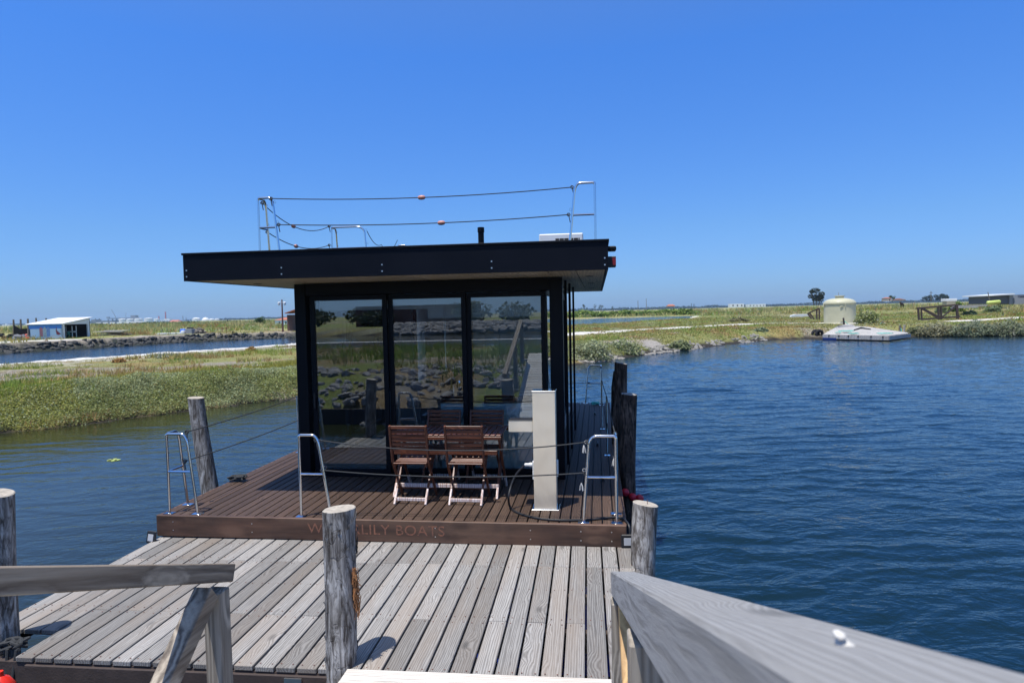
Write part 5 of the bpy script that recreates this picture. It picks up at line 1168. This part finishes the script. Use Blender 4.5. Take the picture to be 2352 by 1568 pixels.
lattice('tall grey harbour crane with its jib raised to the left', [(266, 742), (266, 728), (256, 711)], 1.6)
lattice('thin distant crane jib right of the tall harbour crane', [(291, 733), (288.5, 725), (290, 717)], .9)
for px0, px1, t_, lab in ((363.5, 365.5, 725, 'short red chimney beside the fifth tank'), (379, 381, 715, 'tall red and white lattice chimney')): b = MB(); boxpx(b, px0, px1, t_, 742, YP + 10, 3); tag(b.build('red_chimney', M['ind_red'], None), lab, 'chimney')
b = MB(); boxpx(b, 366, 392, 734.5, 741, 2100, 20); boxpx(b, 376, 390, 731.8, 734.5, 2100, 15); o = thing('office_block', 'white office block on the skyline between the chimneys', 'building', pt(379, 0, 2100)); b.build('wall', M['white'], o)
for k in range(6): b = MB(); boxpx(b, 368 + k * 4, 370.4 + k * 4, 735.8, 738.5, 2099.5, 1); b.build('window', M['ind_grey'], o)
house('small house with orange roof on the left skyline', 388, 408, 741.5, 738.5, 734, 1500, 20, wall='white', name='house', wins=((.3, .5, .08, .4), (.7, .5, .08, .4)))
b = MB()
for k in range(9): x = 412 + k * 2.9; boxpx(b, x, x + 2.2, 741 - random.uniform(5, 9), 742, YP, 8)
boxpx(b, 419.5, 420.6, 724.5, 742, YP, 2); boxpx(b, 427, 427.8, 728, 742, YP, 2); tag(b.build('refinery', M['ind_grey'], None), 'dark refinery columns and a thin stack on the left skyline', 'refinery')
o = thing('silo_row', 'row of round topped grey silos behind the storage tanks', 'silos', pt(290, 0, YP))
for k in range(10): c = pt(250 + k * 7.2, -2, YP + 120); r = 3 * (YP) / F; h = (hb(733, 280) + 2) * YP / F; MB().lathe((c.x, c.y, c.z), [(r, 0), (r, h * .8), (r * .7, h * .95), (r * .1, h)], 14).build('silo', M['mid_grey'], o)
# long low white sheds in front of the tanks
Yg = 800; o = thing('long_shed', 'long low white shed with arched gables in front of the tanks', 'shed', pt(270, 0, Yg)); b = MB(); boxpx(b, 208, 345, 739.2, 744, Yg, 10); b.build('wall', M['white'], o)
for k in range(9):
    c = Vector(at(218 + k * 16, 743, Y=Yg - .1)); b = MB(); b.add([(c.x + 1.6 * math.cos(t), Yg - .1, c.z + 1.9 * math.sin(t)) for t in [j * math.pi / 8 for j in range(9)]] + [(c.x + 1.6 * math.cos(t), Yg - .06, c.z + 1.9 * math.sin(t)) for t in [j * math.pi / 8 for j in range(9)]], [tuple(range(9))[::-1]] + [(j, j + 1, j + 10, j + 9) for j in range(8)]); b.build('arched_gable', M['ind_grey'], o)
Yg = 1300; b = MB(); boxpx(b, 208, 262, 736.2, 740, Yg, 20); tag(b.build('long_warehouse', M['ind_grey'], None), 'long bluish warehouse behind the white shed, right of the boathouse', 'warehouse')
for px, t_, lab in ((209, 735, 'dark grey hall right of the boathouse roof'),): b = MB(); boxpx(b, 208, 222, 733.5, 738, 1700, 20); boxpx(b, 218, 219, 731, 738, 1700, 3); boxpx(b, 227, 228, 731, 738, 1700, 3); tag(b.build('hall', M['ind_grey'], None), lab, 'building')
for i, (px0, px1, t_, lab) in enumerate(((4, 9, 745, 'first tiny white building on the far left horizon'), (11, 17, 743.5, 'second tiny white building on the far left horizon'), (19, 22, 745.5, 'third tiny white building on the far left horizon'), (24, 29, 745, 'fourth tiny white building, nearest the net screen'))): b = MB(); boxpx(b, px0, px1, t_, 750, 1900, 12); tag(b.build('building', M['white'], None), lab, 'building', 'tiny white buildings at the far left')

# ---------------------------------------------------------------- far shore, right
# cream tank
tk = at(1928.5, 741, z=.85); D = tk[1]; k_ = D / F; R_ = 37.5 * k_ * .87; z0 = min(gz(tk), tk[2]) - .05; H1 = 46 * k_; H2 = 56 * k_
tank = thing('storage_tank', 'large cream coloured domed tank standing on the right bank', 'tank', (tk[0], D + R_, z0)); c = (tk[0] * (D + R_) / D, D + R_, z0)
MB().lathe(c, [(R_ * 1.0, 0), (R_ * 1.005, .06), (R_ * .985, .08), (R_ * .99, H1 * .5), (R_ * .985, H1 - .12)], 48).build('tank_wall', M['tank'], tank)
MB().lathe(c, [(R_ * .99, H1 - .12), (R_ * 1.035, H1 - .10), (R_ * 1.035, H1 + .02), (R_ * 1.0, H1 + .05)], 48).build('rim', M['tank'], tank)
dm = [(R_ * math.cos(t) * .99 + 0, H1 + .05 + (H2 - H1) * math.sin(t)) for t in [j * (math.pi / 2 - .28) / 8 for j in range(9)]]
MB().lathe(c, dm, 48).build('dome', M['tank'], tank)
MB().lathe(c, [(R_ * .27, H2 - .03), (R_ * .27, H2 + .2), (R_ * .33, H2 + .2), (R_ * .33, H2 + .28), (.05, H2 + .3)], 24).build('hatch', M['tank'], tank)
MB().tube([(c[0] - .1, c[1], H2 + z0 + .28), (c[0] - .1, c[1], H2 + z0 + .62)], .025, 6).build('vent', M['mid_grey'], tank)
for dx, z_, hh in ((-.35, H1 - .36, .05), (-.02, H1 - .22, .42), (-.35, .35, .05)):
    y_ = D + R_ - math.sqrt(max(0, R_ ** 2 - dx ** 2)) - .03; MB().box((c[0] + dx, y_, z0 + z_), (.30 if hh < .1 else .06, .08, hh if hh > .1 else .07), None, .01).build('fitting', M['tank'], tank)
for s in (-1, 1): MB().box((c[0] + s * R_ * 1.03, c[1], z0 + H1 - .2), (.12, .14, .4), None, .03).build('lug', M['tank'], tank)
# raft
rc = [at(1890.3, 767.7, z=.42), at(2041, 770.7, z=.42), at(2090.9, 764.3, z=.42), at(1947, 744, z=1.0), at(1925, 748, z=1.0)]
rc = [Vector(v) for v in rc]; raft = thing('raft', 'pale plank raft moored on the right shore below the cream tank', 'raft', (sum(rc, Vector()) / 5))
ly = (rc[3] - rc[0]); 
# boards laid across, split along the length
A_, B_, C_, D_, E_ = rc; nbd = 15
def edge(t, side):      # left edge A->E->D, right edge B->C->D
    if side == 0: return A_.lerp(E_, t) 
    return B_.lerp(C_, t / .3) if t < .3 else C_.lerp(D_, (t - .3) / .7)
for k in range(nbd):
    t0, t1 = k / nbd, (k + .94) / nbd; q = [edge(t0, 0), edge(t0, 1), edge(t1, 1), edge(t1, 0)]; b = MB(); vs = q + [v - up * .05 for v in q]
    b.add(vs, [(0, 1, 2, 3), (7, 6, 5, 4), (0, 4, 5, 1), (1, 5, 6, 2), (2, 6, 7, 3), (3, 7, 4, 0)]); b.build('board', M['raft_wood'], raft)
b = MB()
for p_, q_ in ((A_, B_), (B_, C_), (A_, E_)):
    b.beam(p_ - up * .19, q_ - up * .19, .08, .26)
b.build('side_board', M['raft_wood'], raft)
for t in (.1, .26, .41, .56, .75, .92): q = A_.lerp(B_, t); MB().box(q + Vector((0, -.06, -.10)), (.14, .05, .12)).build('slot', M['dark_open'], raft)
b = MB(); b.beam(A_.lerp(B_, .0) - up * .33 - Vector((0, .02, 0)), A_.lerp(B_, .22) - up * .33 - Vector((0, .02, 0)), .1, .16); b.build('blue_float', M['ind_blue'], raft)
b = MB(); q = [A_ - up * .4, B_ - up * .4, C_ - up * .4, D_ - up * .3, E_ - up * .3]; b.add([v for v in q] + [v - up * .4 for v in q], [(0, 1, 2, 3, 4), (9, 8, 7, 6, 5)] + [(j, (j + 1) % 5, (j + 1) % 5 + 5, j + 5) for j in range(5)]); b.build('hull', M['dark_wood'], raft)
def wpost(px, py0, py1, Y, lab, lean=0, r=.09, mat='mid_wood', grp='posts round the raft'):
    a = at(px, py1, Y=Y); t_ = at(px + lean, py0, Y=Y); b = MB(); b.tube([(a[0], Y, a[2] - .3), (t_[0], Y, t_[2])], [r, r * .85], 8); tag(b.build('post', M[mat], None), lab, 'post', grp); return Vector((t_[0], Y, t_[2]))
T1 = wpost(1940, 730, 746, 60.3, 'black post at the back left of the raft', -3, .09, 'dark_wood')
T2 = wpost(2026, 737, 756, 59.3, 'grey post behind the middle of the raft, rope hanging on both sides', 1)
T3 = wpost(2066, 747, 774, 56, 'front grey post with teal rope at the right corner of the raft', 1, .1)
T4 = wpost(2074.5, 746, 773, 55.8, 'pale leaning post next to the roped front post', 3, .1, 'pale_wood')
T5 = wpost(2092.5, 745.5, 772, 57.5, 'tall grey post at the far right corner of the raft', 0, .1)
tag(MB().tube(sag(T1 - up * .2, T2 - up * .1, .75), .035, 6).build('rope', M['teal_rope'], None), 'teal rope sagging from the black post to the grey middle post', 'rope', 'teal ropes on the raft')
tag(MB().tube(sag(T2 - up * .1, T5 - up * .2, .95), .035, 6).build('rope', M['teal_rope'], None), 'teal rope sagging between the middle and far right raft posts', 'rope', 'teal ropes on the raft')
tag(MB().tube([T3 - up * .1, T3 - up * .4 + Vector((.08, -.1, 0)), T3 - up * .8 + Vector((-.06, -.1, 0)), T3 - up * 1.0 + Vector((.1, -.12, 0))], .04, 6).build('rope', M['teal_rope'], None), 'teal rope hanging down the front raft post', 'rope', 'teal ropes on the raft')
def plane_on_raft(u, v): return A_.lerp(B_, u).lerp(E_.lerp(D_, u), v) + up * .03
for (u, v, s, lab) in ((.42, .32, .7, 'long tangle of teal rope in the middle of the raft'), (.5, .08, .45, 'short teal rope tangle near the front edge of the raft'), (1.02, .12, .55, 'teal net heap at the right corner of the raft'), (.24, .16, .25, 'small teal rope knot at the left side of the raft')):
    c = plane_on_raft(u, v); pts = [c + Vector((s * 1.1 * math.sin(i * 1.7 + u * 9) * (.3 + .7 * (i % 5) / 5), s * .5 * math.cos(i * 1.1), .01 + .01 * (i % 3))) for i in range(34)]
    tag(MB().tube(pts, .022, 5).build('rope_tangle', M['teal_rope'], None), lab, 'rope', 'teal ropes on the raft')
c = plane_on_raft(.75, .36); tag(MB().tube([c + Vector((-.5, 0, .05)), c + Vector((.1, .2, .2)), c + Vector((.6, -.3, .1))], [.05, .07, .04], 7).build('black_sack', M['rubber'], None), 'black bundle lying among the ropes on the raft', 'bundle')
# timber retaining wall
rw = thing('retaining_wall', 'weathered timber retaining wall along the water left of the raft', 'retaining wall', gp(1820, 776, z=.1))
k = 0; px = 1783.5
while px < 1872:
    a = at(px, 775.5, z=.02); w = 4.3 * a[1] / F; tall = px in () or k in (5, 10, 19); h = (13.5 if tall else 11 + random.uniform(-.8, .8)) * a[1] / F
    MB().box((a[0], a[1] - (.12 if tall else 0), h / 2 - .05), (w, .1, h + .1), (0, random.uniform(-.04, .04), 0), .015).build('board', M['pale_wood'], rw); px += 4.4; k += 1
for px, lab in ((1872, 'left black tyre leaning by the raft'), (1881, 'right black tyre leaning by the raft')):
    a = at(px, 775, z=.05); b = MB(); cc = Vector((a[0], a[1] - .1, .32)); ring = [cc + Vector((.24 * math.cos(t), 0, .30 * math.sin(t))) for t in [j * math.pi / 8 for j in range(17)]]; b.tube(ring, .12, 8, False); tag(b.build('tyre', M['rubber'], None), lab, 'tyre', 'tyres by the raft')
wpost(1889.5, 758.5, 775, 57.5, 'grey post between the tyres and the raft', 0, .12)
a = at(1781, 776, z=.05); v_, f_ = rock_mesh(44); b = MB(); b.add([(a[0] + q[0] * .32, a[1] - .2 + q[1] * .2, .12 + q[2] * .3) for q in v_], [tuple(int(i) for i in q) for q in f_]); b.v = b.v; tag(b.build('white_rock', M['white'], None), 'small white rock at the left end of the retaining wall', 'rock')
a = gp(1838, 727, z=.9); b = MB(); pr_ = [(-1.5, .0), (-1.3, .35), (-.6, .5), (1.2, .5), (1.6, .1)]
b.add([a + Vector((x, 0, z)) for x, z in pr_] + [a + Vector((x * .9, 1.3, z)) for x, z in pr_], [(0, 1, 2, 3, 4)[::-1], (5, 6, 7, 8, 9)] + [(j, (j + 1) % 5, (j + 1) % 5 + 5, j + 5) for j in range(5)]); tag(b.build('upturned_boat', M['offwhite'], None), 'small upturned white hull on the bank left of the tank', 'boat')
# stair rail left of the tank
def pxbeam(b, p0, p1, Y, w=.1, dY=0): q0 = Vector(at(*p0, Y=Y)); q1 = Vector(at(*p1, Y=Y + dY)); return b.beam(q0, q1, w, w, (0, 1, 0))
sr = thing('stair_rail', 'dark timber stair rail leaning left of the cream tank', 'railing', gp(1868, 733, z=.9))
for nm, (p0, p1) in (('handrail', ((1855, 720), (1881, 708))), ('brace', ((1855, 719.5), (1864, 732))), ('post', ((1876, 710), (1876, 733))), ('post', ((1881.5, 708), (1882, 733))), ('brace', ((1859, 718), (1870, 733)))): b = MB(); pxbeam(b, p0, p1, 73.5, .13); b.build(nm, M['dark_wood'], sr)
# long dark railing
dr = thing('bank_railing', 'dark brown timber railing with crossed braces on the right bank', 'railing', gp(2155, 738, z=.9)); Yr = 73
for nm, (p0, p1), w in (('handrail', ((2106, 708), (2203, 699.5)), .17), ('post', ((2109, 708), (2111, 737)), .16), ('post', ((2116, 708), (2117, 736)), .13), ('post', ((2155.5, 704), (2156, 736)), .15), ('post', ((2161.5, 704), (2162, 736)), .15), ('post', ((2197, 701), (2200, 733)), .2), ('brace', ((2117, 709), (2156, 731)), .13), ('brace', ((2122, 709), (2160, 729)), .13), ('brace', ((2196, 703), (2160, 731)), .13), ('foot_beam', ((2112, 733.5), (2205, 727)), .16)):
    b = MB(); pxbeam(b, p0, p1, Yr, w); b.build(nm, M['dark_wood'], dr)
# salt boxes, planks and sheds on the right
bx = thing('white_box_hut', 'small white box hut with slatted lower part behind the railing', 'hut', gp(2186, 700, z=.9)); Yb = 110
b = MB(); boxpx(b, 2175, 2197, 686, 691.5, Yb, 1.6, .03); b.build('top', M['white'], bx)
for k in range(3): b = MB(); boxpx(b, 2176.5, 2194, 692 + k * 2.6, 694.1 + k * 2.6, Yb, 1.4, .02); b.build('slat', M['pale_wood'], bx)
for (x0, x1, y0, y1, Y, lab) in ((2200, 2262, 701.5, 703.5, 96, 'long pale plank stack lying behind the railing, upper one'), (2195, 2240, 705.5, 707, 92, 'low dark plank stack just below the pale one')):
    b = MB(); boxpx(b, x0, x1, y0, y1, Y, 1); boxpx(b, x0 + 6, x1 + 3, y0 - 1.2, y0, Y, .6); tag(b.build('plank_stack', M['raft_wood' if 'pale' in lab else 'dark_wood'], None), lab, 'planks')
gb = thing('grey_shed', 'grey flat roofed shed at the right edge of the horizon', 'shed', Vector(at(2320, 696, Y=150))); Yb = 150
b = MB(); boxpx(b, 2279, 2331, 680, 696.5, Yb, 8); b.build('wall', M['grey_wall'], gb); b = MB(); boxpx(b, 2320, 2336, 678.5, 697.5, Yb - .3, 8); b.build('pale_wall', M['mid_grey'], gb)
b = MB(); boxpx(b, 2333, 2372, 684, 697.5, Yb - .6, 3); b.build('low_wall', M['mid_grey'], gb); b = MB(); boxpx(b, 2331, 2375, 677, 690, Yb + 1, 8); b.build('rear_wall', M['grey_wall'], gb)
q0 = Vector(at(2272, 680, Y=Yb - 1)); q1 = Vector(at(2331, 676, Y=Yb - 1)); b = MB(); b.add([q0, q1, q1 + Vector((0, 10, 0)), q0 + Vector((0, 10, 0))] + [v + up * .22 for v in (q0, q1, q1 + Vector((0, 10, 0)), q0 + Vector((0, 10, 0)))], [(3, 2, 1, 0), (4, 5, 6, 7), (0, 1, 5, 4), (1, 2, 6, 5), (2, 3, 7, 6), (3, 0, 4, 7)]); b.build('roof', M['white'], gb)
b = MB(); boxpx(b, 2345, 2358, 681.5, 684.5, Yb + .9, .2); b.build('window', M['dark_open'], gb)
b = MB(); pxbeam(b, (2269, 671), (2273, 690), 148, .12); tag(b.build('thin_mast', M['mid_wood'], None), 'thin leaning mast left of the grey shed', 'mast')
a = at(2282, 693, Y=146); L2 = 13.5 * 146 / F; r = 4 * 146 / F; b = MB(); b.tube([(a[0] + t * L2, 146, a[2] - .1 + .1 * t) for t in (-1, -.97, -.85, .85, .97, 1)], [.05, r * .7, r, r, r * .7, .05], 16); tag(b.build('gas_tank', M['yellow_green'], None), 'yellow green cylindrical tank lying in front of the grey shed', 'tank')
for (x0, x1, y0, y1, Y, lab, wn_) in ((1678, 1708, 697.6, 704, 420, 'white farm building with dark doorways, left one on the right horizon', 3), (1719, 1757, 698.4, 703.5, 430, 'long white farm building right of the first one', 5)):
    o = thing('farm_building', lab, 'building', Vector(at((x0 + x1) / 2, y1, Y=Y)), 'white farm buildings on the right horizon'); b = MB(); boxpx(b, x0, x1, y0, y1 + 1.5, Y, 6); b.build('wall', M['white'], o)
    for k in range(wn_): x = x0 + (x1 - x0) * (k + .45) / wn_; b = MB(); boxpx(b, x, x + 2.6, y0 + 2.2, y1 - 1.2, Y - .08, .1); b.build('window', M['dark_open'], o)
house('distant house with red roof on the horizon right of the pond', 1534, 1551, 705, 702.5, 699, 420, 8, wall='stone_wall', hip=.2, wins=((.7, .5, .1, .5),))
house('small stone hut beside a round tree on the right horizon', 2036, 2048, 691.5, 685, 683, 260, 4, hip=.3, wins=((.62, .42, .16, .6),), name='stone_hut')
house('low ruin with red roof right of the small stone hut', 2058, 2080, 691, 688.5, 685.5, 300, 5, roof='rust', hip=.3, wins=())
house('distant cottage right of the tree clump', 2244, 2258, 689.5, 686, 683.5, 420, 6, hip=.1, wins=((.4, .5, .1, .4),), name='cottage')
YR = 700
tree('tall twin stemmed eucalyptus left of the cream tank', 1875, 700, 663.6, 31, Y=300, col=(.045, .06, .04), n=2600, trunk_frac=.16, lobes=13, trunks=3, flat=1.1)
tree('round dark tree beside the small stone hut', 2051, 692, 679, 15, Y=262, col=(.05, .085, .03), n=700, trunk_frac=.15)
for i, (px, t_, w, lab) in enumerate(((2129, 681, 17, 'left tree of the dark clump behind the railing'), (2144, 677, 20, 'middle tree of the dark clump behind the railing'), (2158, 678, 18, 'third tree of the dark clump behind the railing'), (2171, 675.7, 24, 'right and tallest tree of the dark clump behind the railing'))): tree(lab, px, 692, t_, w, Y=520, col=(.04, .06, .045), n=900, trunk_frac=.05, group='tree clump on the right horizon')
tree('small tree at the far right horizon beside the cottage', 2265, 690, 683, 14, Y=400, col=(.045, .065, .04), n=500, trunk_frac=.05)
for px, t_, w, lab in ((1341, 695, 11, 'leftmost of the three small trees beside the cabin'), (1367, 697.5, 8, 'middle of the three small trees beside the cabin'), (1381, 696.5, 12, 'right of the three small trees beside the cabin'), (1407, 702, 7, 'tiny round tree right of the three small trees')): tree(lab, px, 715, t_, w, Y=700, col=(.045, .07, .04), n=450, trunk_frac=.3, group='small trees on the horizon by the cabin')
for px, t_, w, lab in ((1588, 694, 3, 'left of two slim dark cypresses on the right horizon'), (1594, 695, 2.6, 'right of two slim dark cypresses on the right horizon')): tree(lab, px, 708, t_, w, Y=500, col=(.03, .05, .025), n=200, trunk_frac=.02, group='cypresses', flat=2.5)
for px, t_, b0, Y, lab in ((1465.5, 690, 711, 260, 'left bare pole beyond the pond'), (1484.5, 686, 710, 260, 'right taller bare pole beyond the pond'), (2138.5, 669.7, 692, 480, 'utility pole standing in front of the dark tree clump')):
    b = MB(); boxpx(b, px - .5, px + .5, t_, b0, Y, .2); 
    if px > 2000: boxpx(b, px - 3, px + 3, t_ + 2, t_ + 3, Y, .2)
    tag(b.build('utility_pole', M['mid_wood'], None), lab, 'pole', 'bare poles on the horizon')
# horse
hp = at(2072, 706.5, Y=115); k_ = 115 / F; sk = bpy.data.meshes.new('horse'); s = 12.5 * k_ / 1.6
J = [(0, 0, 1.05), (-.5, 0, 1.1), (.5, 0, 1.1), (-.85, 0, 1.5), (-1.05, 0, 1.68), (-1.32, 0, 1.5), (-.48, .13, .6), (-.5, .13, .02), (-.42, -.13, .6), (-.44, -.13, .02), (.55, .14, .65), (.62, .14, .35), (.56, .14, .02), (.5, -.14, .65), (.55, -.14, .35), (.5, -.14, .02), (.75, 0, .95), (.8, 0, .5)]
Ed = [(0, 1), (0, 2), (1, 3), (3, 4), (4, 5), (1, 6), (6, 7), (1, 8), (8, 9), (2, 10), (10, 11), (11, 12), (2, 13), (13, 14), (14, 15), (2, 16), (16, 17)]
Rd = [.28, .27, .27, .15, .13, .08, .09, .05, .09, .05, .12, .07, .05, .12, .07, .05, .06, .04]
sk.from_pydata([(x * s, y * s, z * s) for x, y, z in J], Ed, []); ho = bpy.data.objects.new('horse', sk); COL.objects.link(ho); ho.location = (hp[0], 115, hp[2]); ho.rotation_euler = (0, 0, rad(35))
md = ho.modifiers.new('skin', 'SKIN')
for v, r_ in zip(sk.skin_vertices[0].data, Rd): v.radius = (r_ * s, r_ * s)
sk.skin_vertices[0].data[0].use_root = True; ho.modifiers.new('sub', 'SUBSURF').levels = 1; ho.modifiers['sub'].render_levels = 1
sk.materials.append(M['horse']); tag(ho, 'dark brown horse grazing in the field right of the tank', 'horse')
# far treeline, hazy hills
def treeline(name, px0, px1, Y, h, col, label, n=1800, size=None):
    P = []; 
    for i in range(n):
        px = random.uniform(px0, px1); c = pt(px, 0, Y); hh = h * (.35 + .65 * float(vnoise(px * .03, 1.0, 1.0, 3)) + .25 * float(vnoise(px * .2, 2.0, 1, 5))); P.append((c.x, Y + random.uniform(-5, 5), .5 + random.uniform(0, 1) * hh))
    P = np.array(P); return tag(link(name, leaves(name, P, size or h * .22, np.tile(np.array(col), (n, 1))), M['leaf'], None, (0, 0, 0)), label, 'trees', kind='stuff')
treeline('far_trees', 1305, 2380, 2600, 11, (.05, .075, .06), 'low far off line of trees along the right horizon', 6000, 4.5)
treeline('far_trees', -20, 240, 2600, 9, (.05, .07, .06), 'low far off line of trees along the left horizon', 1200, 4)
treeline('far_trees', 500, 680, 2600, 9, (.05, .07, .06), 'low far off line of trees right of the port', 1200, 4)
treeline('reed_bank', 1290, 1600, 198, 2.3, (.20, .27, .07), 'green reeds along the far side of the right pond', 5000, .5)
treeline('meadow_hedge', 210, 660, 330, 1.8, (.09, .13, .05), 'low green hedge of reeds across the left meadow', 4500, .6)
# behind the camera, mirrored in the doors
for i in range(16):
    x = -70 + i * 6.2 + random.uniform(-2, 2); Yt = -84 - random.uniform(0, 16); base = Vector((x, Yt, .95)); o = thing('bank_tree', ['leftmost', 'second', 'third', 'fourth', 'fifth', 'sixth', 'seventh', 'eighth', 'ninth', 'tenth', 'eleventh', 'twelfth', 'thirteenth', 'fourteenth', 'fifteenth', 'rightmost'][i] + ' dark tree from the left beyond the far canal, mirrored in the doors', 'tree', base, 'trees mirrored in the doors')
    hgt = random.uniform(2.2, 4.2); MB().tube([base, base + up * hgt * .7], [.25, .1], 6).build('trunk', M['mid_wood'], o)
    m = 500; d = RNG.normal(size=(m, 3)); d /= np.linalg.norm(d, axis=1)[:, None]; P = d * RNG.uniform(.4, 1, m)[:, None] * np.array([3.4, 3, hgt * .5]) + np.array([0, 0, hgt * .55]); P[:, 2] = np.clip(P[:, 2], 0, None)
    link('crown', leaves('crown', P, .35, np.tile(np.array([.04, .055, .025]), (m, 1))), M['leaf'], o, base)
MB().box((-31, -90, 2.6), (20, 6, 3.4)).build('wall', plain('reflected_house_red', (.10, .035, .035), .8), thing('red_house', 'dark red building beyond the far canal, mirrored in the doors', 'house', (-31, -90, .9)))
# ---------------------------------------------------------------- sea air
hzb = MB().box((0, 1500, 34), (9000, 9000, 72)).build('haze', None, org=(0, 1500, -2)); tag(hzb, kind='stuff')
hm = bpy.data.materials.new('haze'); hm.use_nodes = True; hn = hm.node_tree; hn.nodes.clear()
ho_ = hn.nodes.new('ShaderNodeOutputMaterial'); hv = hn.nodes.new('ShaderNodeVolumePrincipled'); hv.inputs['Density'].default_value = 1.2e-4; hv.inputs['Color'].default_value = (.6, .82, 1, 1); hv.inputs['Anisotropy'].default_value = .2
hn.links.new(hv.outputs[0], ho_.inputs['Volume']); hzb.data.materials.append(hm)
